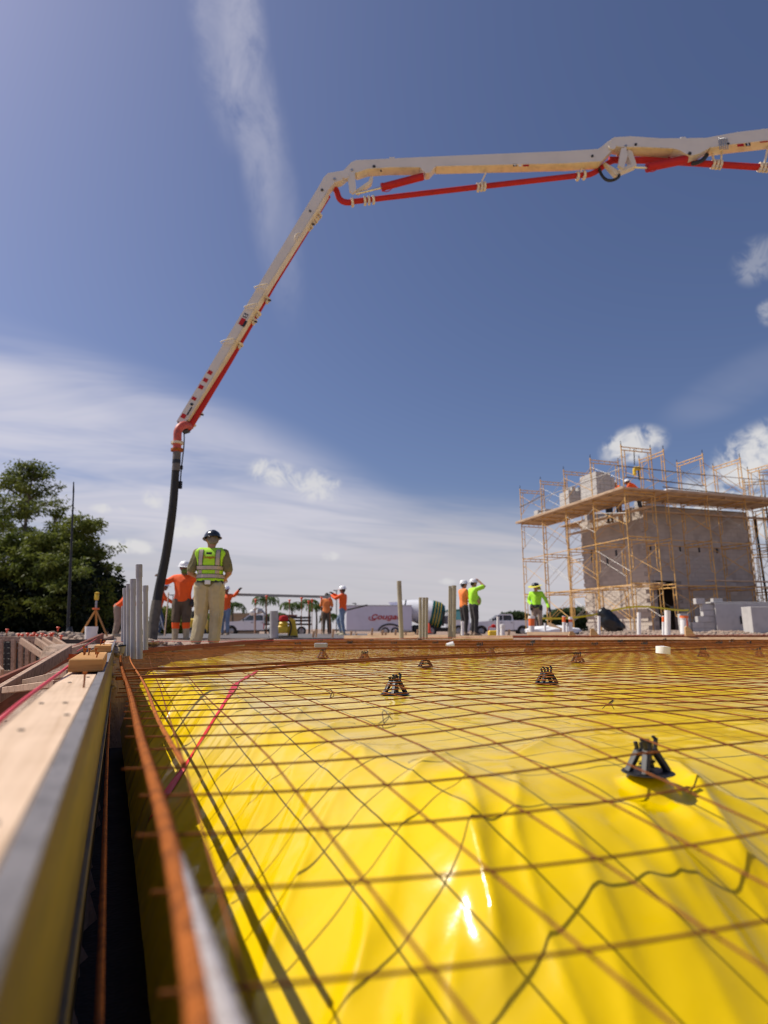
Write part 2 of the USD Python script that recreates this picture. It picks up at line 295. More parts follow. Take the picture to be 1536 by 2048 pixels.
M['stone'] = mat('stone', (.34, .26, .20), .95, var=.3, scale=9, bump=.5, bscale=50)
M['fence'] = mat('fence', (.42, .30, .18), .75, var=.1, scale=3)
M['white_sack'] = mat('white_sack', (.78, .78, .80), .6, var=.06, scale=8)
M['tarp'] = mat('tarp', (.012, .014, .016), .35, var=.2, scale=6)
M['bark'] = mat('bark', (.16, .13, .10), .9, var=.3, scale=6)
M['leaf'] = leafmat('leaf', (.09, .12, .02), (.27, .29, .045), (.48, .42, .09))
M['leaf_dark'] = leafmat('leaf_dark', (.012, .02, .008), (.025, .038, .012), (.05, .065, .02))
M['palm_leaf'] = leafmat('palm_leaf', (.06, .11, .025), (.15, .22, .045), (.28, .32, .08))
M['far_leaf'] = leafmat('far_leaf', (.05, .08, .03), (.09, .13, .05), (.15, .18, .07))
# ------------------------------------------------------------------ ground
def sst(x): x = np.clip(x, 0, 1); return x * x * (3 - 2 * x)
FAR_Y = 13.4                                 # where the form across the far side of the slab stands
def left_cut(u):                             # the slab's left edge: along the form, then stepping in past the corner
    return np.interp(u, [-5, 5.2, 6.3, 7.2, 9.8, 13, 20], [-0.02, -0.02, .22, .75, 1.7, 3.0, 5.5])
def ground_z(x, y):
    u, v = x * U[0] + y * U[1], x * V[0] + y * V[1]
    z = .035 * (meshkit.fbm(np.stack([x * .9, y * .9, 0 * x], -1), 4, 3) - .5) * 2
    z = z - .36 * sst((y - 26) / 24)
    inside = sst((v - left_cut(u) + .06) / .05) * sst((FAR_Y - y) / .3)
    z = z * (1 - inside) - .85 * inside
    pit = sst((-.16 - v) / .06) * sst((np.where(v < -.8, 13.2, 9.6) - u + .9 * (meshkit.fbm(np.stack([x, y, 0 * x], -1), 3, 9) - .5)) / 1.3)
    z = z * (1 - pit) - .72 * pit
    side = (1 - inside) * (1 - pit) * sst((8 - u) / 2) * sst((v + .4) / .1) * sst((.02 - v) / .02)
    z = z * (1 - side) - .45 * side
    rub = np.exp(-((u - 6.9) / 1.0) ** 2 - ((v - .35) / .6) ** 2)   # loose spoil by the corner
    z = z + rub * (.03 + .10 * meshkit.fbm(np.stack([x * 4, y * 4, 0 * x], -1), 4, 5))
    bank = np.exp(-((u - 14.2) / 1.0) ** 2) * sst((-.3 - v) / .4) * .14
    z = z + bank * (.4 + meshkit.fbm(np.stack([x * 3, y * 3, 0 * x], -1), 4, 6))
    berm = np.exp(-((y - 20) / 4.0) ** 2) * sst((x - 4.5) / 2.5) * .20
    return z + berm * (.2 + meshkit.fbm(np.stack([x * 1.3, y * 1.3, 0 * x], -1), 4, 8))
def axis_ticks(lo, hi, step, far, grow=1.25):
    a = list(np.arange(lo, hi + 1e-6, step)); d = step
    while a[-1] < far: d *= grow; a.append(a[-1] + d)
    d = step; b = []
    x = lo
    while x > -far: d *= grow; x -= d; b.append(x)
    return np.array(b[::-1] + a)
gx, gy = axis_ticks(-14, 16, .11, 900), axis_ticks(-1.5, 26, .11, 1500)
gy = gy[gy > -60]
X, Y = np.meshgrid(gx, gy, indexing='ij')
def grid_mesh(X, Y, Zv):
    n, m = X.shape; i = np.arange(n - 1)[:, None] * m + np.arange(m - 1)[None]
    f = np.concatenate([np.stack([i, i + m, i + m + 1], -1).reshape(-1, 3), np.stack([i, i + m + 1, i + 1], -1).reshape(-1, 3)])
    return np.stack([X, Y, Zv], -1).reshape(-1, 3), f
def ground_material():
    n = {'g': ('geometry', {}), 'n': ('noise_texture', {'scale': .35, 'detail': 6.0}), 'k': ('noise_texture', {'scale': 14.0, 'detail': 6.0, 'roughness': .7}), 'w': ('voronoi_texture', {'scale': 38.0}),
         'r': ('rgb_ramp', {'ramp': [(.3, (.20, .14, .105)), (.5, (.37, .26, .20)), (.72, (.46, .36, .29))]}), 'r2': ('rgb_ramp', {'ramp': [(.25, (.55, .53, .5)), (.6, (1, 1, 1))]}),
         'x': ('mix', {'mix_type': 'multiply', 'fac': .9}), 'b': ('bump', {'strength': .7, 'distance': .02}), 'a': ('math', {'math_type': 'multiply_add', 'value2': .5}), 'p': ('principled_bsdf', {'roughness': .95, 'specular_ior_level': .2})}
    l = [('g.position', x + '.vector') for x in 'nkw'] + [('n.fac', 'r.fac'), ('k.fac', 'r2.fac'), ('r.color', 'x.color1'), ('r2.color', 'x.color2'), ('x.color', 'p.base_color'), ('w.distance', 'a.value1'), ('k.fac', 'a.value3'), ('a.value', 'b.height'), ('b.normal', 'p.normal')]
    return usdkit.material(stage, '/World/Looks/ground', n, l, surface='p.BSDF')
solo('ground', grid_mesh(X, Y, ground_z(X, Y)), ground_material(), 'bare brown dirt of the building site', kind='structure', smooth=True)
M['shade_dark_soil'] = mat('shade_dark_soil', (.020, .015, .013), .85, var=.35, scale=20, bump=.8, bscale=60)  # near-black soil colour stands in for the shade down in the trench
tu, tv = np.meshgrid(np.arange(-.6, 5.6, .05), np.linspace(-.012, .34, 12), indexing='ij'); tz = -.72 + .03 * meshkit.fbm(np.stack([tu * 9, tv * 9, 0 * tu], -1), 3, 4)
solo('trench_floor', grid_mesh(tu * U[0] + tv * V[0], tu * U[1] + tv * V[1], tz), M['shade_dark_soil'], 'trench soil coloured near black in place of deep shade', kind='structure', smooth=True)

# ------------------------------------------------------------------ the yellow sheet
_r = np.random.default_rng(17); FOLDS = []
for _k in range(34):                          # folds down the slope into the trench
    _u = -.1 + _k * .125 + _r.uniform(-.05, .05); _v = _r.uniform(.10, .26); _l = _r.uniform(.38, .85); _a = _r.uniform(.50, .78)
    FOLDS.append((_u, _v, _u + _l * math.cos(_a), _v + _l * math.sin(_a), _r.uniform(.007, .028) * (1 if _k % 3 else 1.5), _r.uniform(.016, .05), _r.uniform(-.05, .05)))
for _k in range(46):                          # short sharp creases
    _u = _r.uniform(.2, 3.4); _v = _r.uniform(.14, .62); _l = _r.uniform(.16, .5); _a = _r.uniform(.3, 1.0)
    FOLDS.append((_u, _v, _u + _l * math.cos(_a), _v + _l * math.sin(_a), _r.uniform(.004, .010), _r.uniform(.010, .016), _r.uniform(-.04, .04)))
for _f in [(.78, .535, 1.16, .665, .046, .030, .015), (.60, .62, 1.0, .80, .016, .03, .02), (.62, .60, 1.06, .74, .012, .012, -.02), (.48, .74, .96, .88, .020, .05, .03), (.50, .92, 1.0, 1.04, .020, .04, -.03), (.42, 1.05, .95, 1.2, .022, .05, .03), (.7, .72, 1.02, .80, .007, .010, .01), (.66, 1.02, 1.04, 1.08, .008, .012, .02), (.35, .42, .80, .52, .028, .05, .03), (.75, 1.05, 1.15, 1.30, .03, .03, .0), (.95, .62, 1.35, .78, .018, .02, .01), (1.02, 1.0, .78, .92, .025, .03, 0), (1.0, 1.08, .70, 1.16, .03, .03, .02), (1.05, 1.16, .86, 1.36, .02, .025, .0), (1.3, .9, 1.6, 1.3, .012, .02, .03), (.45, 1.25, .9, 1.45, .03, .05, .0), (.25, .5, .6, .64, .03, .045, 0), (1.2, .55, 1.5, .95, .014, .02, -.02)]: FOLDS.append(_f)
def plastic_z(u, v):
    u, v = np.asarray(u, float), np.asarray(v, float)
    e = v - (left_cut(u) + .02)
    P = np.stack([u, v, 0 * u], -1)
    w_ = np.interp(u, [.45, 1.25, 2.1, 5.0], [.98, .75, .62, .34]); slope = sst((w_ - e) / (w_ - .12))
    z = -.078 - .30 * slope - .30 * sst((.20 - e) / .14)
    nearv = sst((1.16 - u - .08 * np.sin(v * 2.6 + .4)) / .72)
    z = z - .22 * nearv * sst((v - .10) / .5) - .10 * np.exp(-((v - .95) / .28) ** 2 - ((u - .45) / .38) ** 2)
    # folds run down the slope, towards the form and the lens
    q1 = u * .80 + v * .60; q2 = -u * .60 + v * .80
    zone = np.clip(slope * 1.1 * (1 - slope * .35) + .85 * nearv, 0, 1) * np.exp(-np.maximum(u - 4, 0) * .25)
    z = z + zone * .012 * (meshkit.noise(np.stack([q2 * 19., q1 * 3.0, 0 * u], -1), 33) - .5)
    for (u0, v0, u1, v1, h, w, bow) in FOLDS:
        du, dv = u1 - u0, v1 - v0; L = math.hypot(du, dv); s_ = ((u - u0) * du + (v - v0) * dv) / L / L; d = ((v - v0) * du - (u - u0) * dv) / L - bow * 4 * s_ * (1 - s_)
        z = z + h * sst(s_ / .3) * sst((1.12 - s_) / .5) * np.exp(-np.sqrt((d / w) ** 2 + .03))
    z = z + .018 * (meshkit.fbm(P * [1.6, 1.6, 1], 3, 11) - .5) + (.012 * (meshkit.noise(P * [5.5, 5.5, 1], 12) - .5) + .0035 * (np.abs(2 * meshkit.noise(P * [17., 14., 1], 13) - 1) - .5))
    for (cu, cv) in CHAIR_UV:                   # the sheet pulls a little where a chair stands on it
        d = np.hypot(u - cu, v - cv); z = np.where(d < .16, z + (-.0726 + .0 - z) * np.exp(-(d / .052) ** 4), z)
    return z
CHAIR_PX = [(1296, 1546), (790, 1389), (1094, 1367), (851, 1334), (729, 1322), (645, 1316), (1156, 1325), (1407, 1313), (983, 1313), (1519, 1312), (595, 1303), (788, 1301), (871, 1300), (1066, 1296), (1111, 1293), (1241, 1294), (520, 1297), (1330, 1290), (925, 1294), (700, 1297), (1465, 1292), (1180, 1287), (1010, 1287), (840, 1287), (1390, 1286), (1500, 1300), (1290, 1301), (1190, 1303), (640, 1295), (742, 1294), (1060, 1306), (1440, 1298), (960, 1303)]
CHAIR_UV = []
for px, py in CHAIR_PX:
    p = G(px, py, -.0726); CHAIR_UV.append((p @ U, p @ V))
def plastic_hit(px, py):                     # where the view ray through a pixel meets the sheet
    r = ray(px, py); ts = np.geomspace(.3, 16, 900); P = r * ts[:, None] + [0, 0, ZC]
    k = np.argmax(P[:, 2] < plastic_z(P @ U, P @ V)); a, b = ts[max(k - 1, 0)], ts[k]
    for _ in range(24):
        m = (a + b) / 2; p = r * m + [0, 0, ZC]
        if p[2] < plastic_z(p @ U, p @ V): b = m
        else: a = m
    return r * b + [0, 0, ZC]
def graded(segs):
    return np.unique(np.concatenate([np.arange(a, b, s) for a, b, s in segs] + [[segs[-1][1]]]))
us = graded([(-.35, .1, .03), (.1, 1.9, .0105), (1.9, 4, .02), (4, 8, .05), (8, 17.5, .14)])
es = graded([(.15, 1.6, .0095), (1.6, 3, .022), (3, 6, .06), (6, 14, .14)])
UU, EE = np.meshgrid(us, es, indexing='ij')
VV = EE + np.maximum(left_cut(UU), -.02) + .004
PZ = plastic_z(UU, VV)
PX, PY = UU * U[0] + VV * V[0], UU * U[1] + VV * V[1]
pv, pf = grid_mesh(PX, PY, PZ)
keep = (pv[pf][:, :, 1].max(1) < FAR_Y - .05); pf = pf[keep]
_u, _i = np.unique(pf.ravel(), return_inverse=True); pv, pf = pv[_u], _i.reshape(-1, 3)
def plastic_material():
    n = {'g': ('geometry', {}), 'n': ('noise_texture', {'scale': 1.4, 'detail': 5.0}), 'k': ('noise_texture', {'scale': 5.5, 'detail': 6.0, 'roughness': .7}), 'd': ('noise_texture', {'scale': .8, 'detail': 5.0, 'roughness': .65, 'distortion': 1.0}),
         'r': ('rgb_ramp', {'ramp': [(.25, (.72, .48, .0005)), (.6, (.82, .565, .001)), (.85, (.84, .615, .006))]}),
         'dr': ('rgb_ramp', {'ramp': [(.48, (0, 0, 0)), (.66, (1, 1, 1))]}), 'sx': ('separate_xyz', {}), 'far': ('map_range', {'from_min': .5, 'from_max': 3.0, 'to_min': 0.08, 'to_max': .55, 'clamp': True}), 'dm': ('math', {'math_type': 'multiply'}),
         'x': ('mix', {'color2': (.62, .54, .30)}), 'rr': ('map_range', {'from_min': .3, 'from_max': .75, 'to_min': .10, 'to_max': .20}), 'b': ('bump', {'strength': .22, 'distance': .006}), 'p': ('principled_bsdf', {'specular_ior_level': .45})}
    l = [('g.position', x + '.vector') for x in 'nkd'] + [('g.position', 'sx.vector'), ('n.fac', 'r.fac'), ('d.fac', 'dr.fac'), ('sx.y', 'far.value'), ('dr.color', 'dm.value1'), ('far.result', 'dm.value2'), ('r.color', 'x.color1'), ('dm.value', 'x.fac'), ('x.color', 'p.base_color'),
         ('k.fac', 'rr.value'), ('rr.result', 'p.roughness'), ('k.fac', 'b.height'), ('b.normal', 'p.normal')]
    return usdkit.material(stage, '/World/Looks/vapor_barrier', n, l, surface='p.BSDF')
M['plastic'] = plastic_material()
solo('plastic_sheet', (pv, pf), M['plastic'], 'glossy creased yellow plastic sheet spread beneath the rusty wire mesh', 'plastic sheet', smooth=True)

# the red tape along a seam of the sheet
def drape(pxs, half, lift, n=70):
    c = spline([plastic_hit(*p) for p in pxs], n); t = np.gradient(c, axis=0); side = np.cross(t, Z); side /= np.linalg.norm(side, axis=1, keepdims=True)
    w = half * (1 + .35 * np.sin(np.arange(n) * .33))[:, None]; cols = []
    for k in (-1, -.5, 0, .5, 1):
        p = c + side * w * k; p[:, 2] = plastic_z(p @ U, p @ V) + lift; cols.append(p)
    g = np.stack(cols, 1); return grid_mesh(g[..., 0], g[..., 1], g[..., 2])
solo('seam_tape', drape([(300, 1640), (357, 1552), (418, 1456), (441, 1420), (462, 1386), (490, 1358), (525, 1341), (577, 1329)], .0115, .005), M['tape_red'], 'bright red tape curving up the yellow sheet at left', 'tape', smooth=True)
for k, (pts, hw, lab) in enumerate([([(800, 1322), (900, 1319), (985, 1314)], .016, 'faint red tape strip on the sheet beyond the second row of chairs'), ([(1118, 1309), (1160, 1308), (1210, 1310)], .018, 'short red tape strip behind a black chair right of centre'), ([(905, 1297), (940, 1296), (990, 1297)], .03, 'small red tape patch far back on the yellow sheet')]):
    solo('seam_tape', drape(pts, hw, .006, 30), M['tape_red'], lab, 'tape', smooth=True)

# ------------------------------------------------------------------ wire mesh
MY = .38; MU = np.array([-math.sin(MY), math.cos(MY), 0]); MV = np.array([math.cos(MY), math.sin(MY), 0])
def mesh_z(a, b):
    ac, bc = np.clip(a, .28, 1.15), np.clip(b, -.05, .88)
    z = .235 - .2567 + .0783 * (ac - .8) - .0333 * (bc - .4) - .0056 * (ac - .8) ** 2 + .0794 * (bc - .4) ** 2 + .1081 * (ac - .8) * (bc - .4)
    t = np.exp(-(np.hypot(a - ac, b - bc) / .9) ** 2); P = np.stack(np.broadcast_arrays(a, b, 0 * a + 0 * b), -1)
    wob = .020 * (meshkit.fbm(P * [.9, .9, 1], 3, 41) - .5)
    return z * t + (1 - t) * (.004 + wob)
def wire_pts(a, b, jig):
    P = MU * a[:, None] + MV * b[:, None]; P[:, 2] = mesh_z(a, b) + jig; return P
t = thing('wire_mesh', 'rusty welded wire mesh in square grid over the yellow sheet', 'wire mesh')
RW = .0019
def mesh_keep(P):
    u, v = P @ U, P @ V; return (v > left_cut(u) + .055) & (P[:, 1] < FAR_Y - .25) & (P[:, 0] < 10.5) & (P[:, 1] > .12)
def span(lo, hi):                             # denser sampling close to the lens
    return np.r_[np.arange(lo, min(2.4, hi), .04), np.arange(2.4, hi, .22)] if hi > 2.4 else np.arange(lo, hi, .04)
for j in range(0, 96):                          # transverse wires
    a0 = .332 + j * .1524; b = np.arange(-.1, 2.4, .04) if j < 26 else np.arange(-.1, 2.4, .16); b = np.r_[b, np.arange(2.4, 16, .3)]
    w = .012 * (meshkit.noise(np.stack([b * .8, 0 * b + j * 3.7, 0 * b], -1), 51) - .5)
    P = wire_pts(a0 + w, b + rng.uniform(-.012, .012), .003); k = mesh_keep(P)
    if k.sum() > 3: P = P[k]; part(t, 'wire', MB().tube(P, RW, 6 if j < 30 else 4), M['mesh_rust'], True)
for i in range(-1, 84):                         # lengthwise wires
    b0 = .2396 + i * .1524; a = np.arange(.05, 2.4, .04); a = np.r_[a, np.arange(2.4, 17, .28)]
    w = .012 * (meshkit.noise(np.stack([a * .8, 0 * a + i * 5.1, 0 * a + 9], -1), 52) - .5)
    P = wire_pts(a, b0 + w, -.003); k = mesh_keep(P)
    if k.sum() > 3: P = P[k]; part(t, 'wire', MB().tube(P, RW, 6 if i < 30 else 4), M['mesh_rust'], True)
# tie wires twisted at crossings
tw = MB(); r2 = np.random.default_rng(5)
for (px, py) in [(768, 1447), (1218, 1408), (1040, 1330), (660, 1395)]:
    p = G(px, py, 0.004)
    for q in range(3): tw.tube(spline([p, p + r2.uniform(-.02, .02, 3) + [0, 0, .012], p + r2.uniform(-.03, .03, 3) + [0, 0, .01]], 8), .0011, 5)
part(t, 'tie_wires', tw, M['dark_steel'], True, kind='stuff')

# heavier bars laid across the mesh
def bar(name, pts, r, m, lab, cat='rebar', group=None, n=60, ribs=True):
    P = spline(pts, n); mb = MB().tube(P, r, 12)
    if ribs:
        d = np.r_[0, np.cumsum(np.linalg.norm(np.diff(P, axis=0), axis=1))]
        from scipy.interpolate import interp1d
        f = interp1d(d, P, axis=0); sp = r * 1.3; k = np.arange(sp, d[-1] - sp, sp); k = k[:600]
        for s in k:
            c = f(s); tt = unit(f(min(s + .004, d[-1])) - f(max(s - .004, 0)))
            mb.lathe([(r * .9, -r * .28), (r * 1.1, 0), (r * .9, r * .28)], c, unit(tt + .25 * Z), 10)
    return solo(name, mb, m, lab, cat, group, smooth=40)
def far_bar(name, pxs, z, r, lab): return bar(name, [G(x, y, z) for x, y in pxs], r, M['mesh_rust'], lab, group=None, ribs=False, n=30)
far_bar('rebar', [(232, 1357), (420, 1346), (620, 1329), (900, 1315), (1240, 1303), (1600, 1290)], .012, .0085, 'long dark rebar lying over the mesh past the red tape')
far_bar('rebar', [(250, 1341), (520, 1329), (900, 1311), (1250, 1297), (1600, 1286)], .013, .008, 'long rebar crossing just behind the nearest crosswise bar')
far_bar('rebar', [(480, 1299), (800, 1296), (1150, 1292), (1600, 1287)], .016, .012, 'rusty rebar across the middle distance before the vest man')
far_bar('rebar', [(520, 1291), (900, 1289), (1250, 1287), (1600, 1284)], .02, .013, 'rusty rebar behind the middle distance bar')
far_bar('rebar', [(560, 1284), (900, 1283), (1250, 1281), (1600, 1281)], .03, .015, 'rusty rebar near the far form, furthest of the crosswise bars')
bar('rebar', [uv(.16, .048, .02), uv(.371, .061, .03), uv(.62, .069, .031), uv(1.2, .071, .03), uv(1.98, .076, .032), uv(3.0, .078, .026), uv(4.5, .085, .03), uv(5.4, .10, .02)], .0085, M['rust'], 'thick orange-rusted rebar running along the trench beside the form', n=160)
p0, p1 = G(350, 1722, .03), G(462, 2070, .032)
bar('rebar', [p0 + (p1 - p0) * k for k in (0, .35, .7, 1.2, 2.0)], .0085, M['grey_bar'], 'short grey cut rebar overlapping the thick orange rebar', n=60)
bar('rebar', [uv(.10, .022, -.28), uv(.8, .028, -.28), uv(2, .03, -.27), uv(4, .04, -.26), uv(5.5, .05, -.25)], .0055, M['rust'], 'thin rusty rod deep in the dark trench', ribs=False)
pts = [G(x, y, .012) for x, y in [(262, 1310), (275, 1345), (300, 1395), (312, 1430), (335, 1475), (368, 1530)]]
bar('rebar', pts, .005, M['rust'], 'short bent rusty bar with twisted ties above the sheet edge', ribs=False)

PART = part
# ------------------------------------------------------------------ rebar chairs
CSC = .86
def make_chair(label, loc, rz, group=None):
    t = thing('rebar_chair', label, 'rebar chair', loc, rz, group); K = dict(world=False)
    def part(t, name, mb, *a, **k): v, f = mb.mesh(); return PART(t, name, (v * [1.08, 1.05, CSC], f), *a, **k)
    b = MB().lathe([(.0, .002), (.050, .002), (.052, .0035), (.048, .006), (.0, .006)], n=24); part(t, 'base_plate', b, M['black'], 35, **K)
    for sx in (-1, 1):
        for sy in (-1, 1):
            m = MB().beam((sx * .036, sy * .020, .005), (sx * .010, sy * .009, .060), .012, .014, up=(0, 1, 0), ch=.0015); part(t, 'leg', m, M['black'], **K)
    m = MB().box((0, 0, .05), (.040, .026, .014), ch=.003).box((0, 0, .026), (.046, .006, .006)); part(t, 'crown', m, M['black'], **K)
    for sx, h in ((-1, .083), (0, .080), (1, .086)):
        m = MB().beam((sx * .014, -.010, .055), (sx * .019, -.011, h), .006, .008, up=(0, 1, 0), ch=.001).beam((sx * .019, -.011, h - .004), (sx * .019 - .006, -.008, h + .004), .005, .006, up=(0, 1, 0))
        m.beam((sx * .014, .010, .055), (sx * .018, .011, h - .006), .006, .008, up=(0, 1, 0), ch=.001); part(t, 'prong', m, M['black'], **K)
    return t
CH_LAB = ['large black rebar chair nearest the lens, on the sheet at right', 'black rebar chair left of centre, nearest of the middle row', 'black rebar chair on a round base right of centre', 'black rebar chair at mid picture, behind the left of two nearer ones', 'black rebar chair behind the red tape\'s far end', 'small black rebar chair between vest man and centre', 'black rebar chair in front of a short red tape strip', 'black rebar chair near a white pipe stub at right', 'small black rebar chair below the white trailer\'s right end', 'black rebar chair cut by the right picture edge']
CH = []
for k, (cu, cv) in enumerate(CHAIR_UV):
    loc = uv(cu, cv, -.0735); rz = [YAW + .12, YAW + .5, YAW, .2][k % 4]
    grp = None if k < len(CH_LAB) else 'tiny black rebar chairs far across the mesh'
    rank = sorted(p[0] for p in CHAIR_PX[len(CH_LAB):]).index(CHAIR_PX[k][0]) if k >= len(CH_LAB) else 0; half = 'left' if k >= len(CH_LAB) and CHAIR_PX[k][0] < 950 else 'right'; nth = sorted((p[0] if half == 'left' else -p[0]) for p in CHAIR_PX[len(CH_LAB):] if (p[0] < 950) == (half == 'left'))
    lab = CH_LAB[k] if k < len(CH_LAB) else 'tiny black rebar chair far across the mesh, ' + ORD[nth.index(CHAIR_PX[k][0] if half == 'left' else -CHAIR_PX[k][0])].replace(' from left', '').replace('leftmost', 'first') + ' from the ' + half + ' among the tiny ones'
    if k == 0: ch0 = make_chair(lab, loc, rz)
    else: copy_of(ch0, lab, loc, rz, group=grp, scale=1.28 if k < 10 else 1.7)

# ------------------------------------------------------------------ the form board at left
def uvb(u, v, z=0.0): return uv(u, v - .018 + .0145 * (u - .3), z)
FZ = .10
t = thing('form_board', 'pale wooden form board running from the lens along the left edge', 'form board', uvb(0, -.06, 0))
for k, (a, b) in enumerate([(-.4, 2.42), (2.424, 4.9), (4.904, 8.4)]):
    z0 = FZ - .019 - .002 * k
    part(t, 'top_plate', MB().beam(uvb(a, -.0755, z0), uvb(b, -.0755, z0), .089, .038, ch=.003), M['timber_u'])
for k, (a, b) in enumerate([(-.4, 2.08), (2.083, 4.5), (4.503, 8.4)]):
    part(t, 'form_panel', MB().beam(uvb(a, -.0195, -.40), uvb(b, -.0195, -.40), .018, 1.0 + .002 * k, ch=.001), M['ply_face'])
    part(t, 'panel_edge', MB().beam(uvb(a, -.0195, FZ + .0035), uvb(b, -.0195, FZ + .0035), .0185, .005), M['ply_edge'])
part(t, 'bottom_rail', MB().beam(uvb(-.4, -.006, -.25), uvb(6, -.006, -.25), .012, .05, ch=.002), M['ply_face'])
for a in (.55, 1.5, 2.7, 3.9, 5.2):
    part(t, 'stud', MB().beam(uvb(a, -.0755, -.6), uvb(a, -.0755, FZ - .0385), .038, .088, up=U), M['timber_old'])
sc = MB()
def screw(mb, p, h, tilt=(0, 0)):
    d = unit([tilt[0], tilt[1], 1]); mb.lathe([(.0, h + .002), (.0055, h + .002), (.0045, h - .002), (.0022, h - .004), (.0022, 0)], p, d, 10)
for a, v in [(.52, -.10), (.53, -.05), (.98, -.09), (1.30, -.06), (1.31, -.10), (1.78, -.085), (1.95, -.05), (1.12, -.045)]: part(t, 'nail', MB().lathe([(0, .0022), (.0042, .0018), (.0045, 0), (.002, -.002)], uvb(a, v, FZ), Z, 10), M['dark_steel'], 30)
for (a, v, h) in [(1.62, -.045, .034)]: mb = MB(); screw(mb, uvb(a, v, FZ), h); part(t, 'screw', mb, M['rust'], 30)
def block(px0, px1, a, ln, hgt, v0, v1, lab, nscrew):
    t = thing('wood_block', lab, 'wood block', uvb(a, (v0 + v1) / 2, FZ + .006))
    part(t, 'timber', MB().box(uvb(a + ln / 2, (v0 + v1) / 2, FZ + .0065 + hgt / 2), (ln, v1 - v0, hgt), np.array([unit(U + .0145 * V), unit(V - .0145 * U), Z]), ch=.003), M['timber_v'])
    r = np.random.default_rng(nscrew)
    for _ in range(nscrew):
        mb = MB(); screw(mb, uvb(a + ln * r.uniform(.12, .85), v0 + (v1 - v0) * r.uniform(.2, .85), FZ + hgt + .006), r.uniform(.016, .034), r.uniform(-.15, .15, 2)); part(t, 'screw', mb, M['rust'], 30)
block(0, 0, 2.10, .62, .038, -.113, -.016, 'orange-brown wood block screwed on the form board, the nearer of two', 6)
block(0, 0, 3.75, .40, .038, -.10, -.016, 'smaller wood block further along the form board', 3)
wedge = MB().prism([(0, 0), (.10, 0), (.055, .045), (.03, .035)], uvb(3.0, -.125, FZ + .004), V, Z, -.02); solo('wood_wedge', wedge, M['timber_v'], 'small pointed wood offcut standing behind the nearer block', 'wood offcut')

# red string lines
s1 = [A(-120, 1560, .62), A(0, 1440, 1.0), A(148, 1322, 2.16)]
solo('string_line', MB().tube(spline([s1[0], (s1[0] + s1[1]) / 2, s1[1], (s1[1] + s1[2]) / 2, s1[2]], 30), .0042, 8), M['string_red'], 'taut red string running along the left of the form board', 'string line', smooth=True)
solo('string_line', MB().tube([uv(2.75, -.11, FZ + .048), uv(3.9, -.105, FZ + .05), uv(6.2, -.10, FZ + .05)], .0022, 6), M['string_red'], 'red string continuing beyond the wood block towards the corner', 'string line', smooth=True)
solo('string_line', MB().tube([A(200, 1284, 6.0), A(420, 1283, 6.6), A(640, 1279, 7.4), A(1100, 1272, 9.4), A(1640, 1268, 12.6)], .0018, 6), M['string_red'], 'thin red string stretched across the slab before the workers', 'string line', smooth=True)

# timber and forms in the pit at left
solo('kicker_board', MB().beam(A(-60, 1424, 2.9), A(139, 1301, 5.0), .035, .085, ch=.003), M['timber_old'], 'sloping grey-brown board rising to the wood block at left', 'board')
solo('orange_flag', MB().prism([(0, 0), (.14, .0), (.13, .035), (.03, .04)], A(126, 1318, 4.9), np.array([1., .1, 0]), Z, .006), M['orange_tape'], 'bit of orange tape tied at the end of the sloping board', 'tape')
solo('form_plank', MB().beam(A(-80, 1412, 4.4), A(205, 1277, 10.5), .04, .17, ch=.003), M['timber_red'], 'long dark red-brown plank low along the left pit', 'plank')
solo('form_plank', MB().beam(A(-80, 1465, 3.1), A(70, 1368, 5.0), .04, .10, ch=.003), M['timber_red'], 'short red-brown plank below the sloping board at left edge', 'plank')
solo('form_plank', MB().beam(A(110, 1313, 6.6), A(225, 1275, 12.5), .04, .09, ch=.003), M['timber_old'], 'weathered plank along the outer side of the form board', 'plank')
solo('form_plank', MB().beam(A(60, 1365, 3.6), A(150, 1345, 3.3), .09, .038, ch=.003), M['timber_old'], 'stub of timber jutting out beside the form board', 'plank')
solo('form_plank', MB().beam(A(15, 1380, 3.0), A(120, 1367, 2.5), .05, .03, ch=.003), M['timber_old'], 'splintered stick lying against the red string', 'plank')
t = thing('pit_form', 'wooden formwork frame with studs standing in the pit at far left', 'formwork', A(50, 1345, 9.6))
for y0, w, lab in ((1277, .07, 'top'), (1346, .09, 'bottom')): part(t, 'rail', MB().beam(A(-260, y0, 9.6), A(112, y0 + 1, 9.9), .05, w, ch=.003), M['timber_old'])
for k, x in enumerate((-230, -190, -150, -110, -70, -30, 1, 26, 41, 54, 66)): part(t, 'stud', MB().beam(A(x, 1345, 9.66), A(x + 1, 1279, 9.66), .04, .06, up=(1, 0, 0), ch=.003), M['timber_old'])
for k, (x0, y0, x1, y1) in enumerate([(42, 1281, 108, 1327), (72, 1281, 130, 1322), (86, 1280, 142, 1315), (108, 1280, 160, 1312), (-60, 1281, 4, 1345)]): part(t, 'brace', MB().beam(A(x0, y0, 9.5), A(x1, y1, 8.6), .04, .09, ch=.003), M['timber_old'])
part(t, 'back_panel', MB().box(A(-40, 1312, 10.4), (4.4, .02, .55)), M['dark_steel'])
mk = MB()
for k in range(14): mk.tube([A(-20 + k * 10, 1345, 10.1), A(-20 + k * 10, 1281, 10.1)], .008, 5)
for k in range(6): mk.tube([A(-120, 1285 + k * 11, 10.1), A(112, 1285 + k * 11, 10.1)], .007, 5)
solo('rebar_cage', mk, M['dark_steel'], 'dark grid of rebar behind the wooden formwork at far left', 'rebar cage', smooth=True)
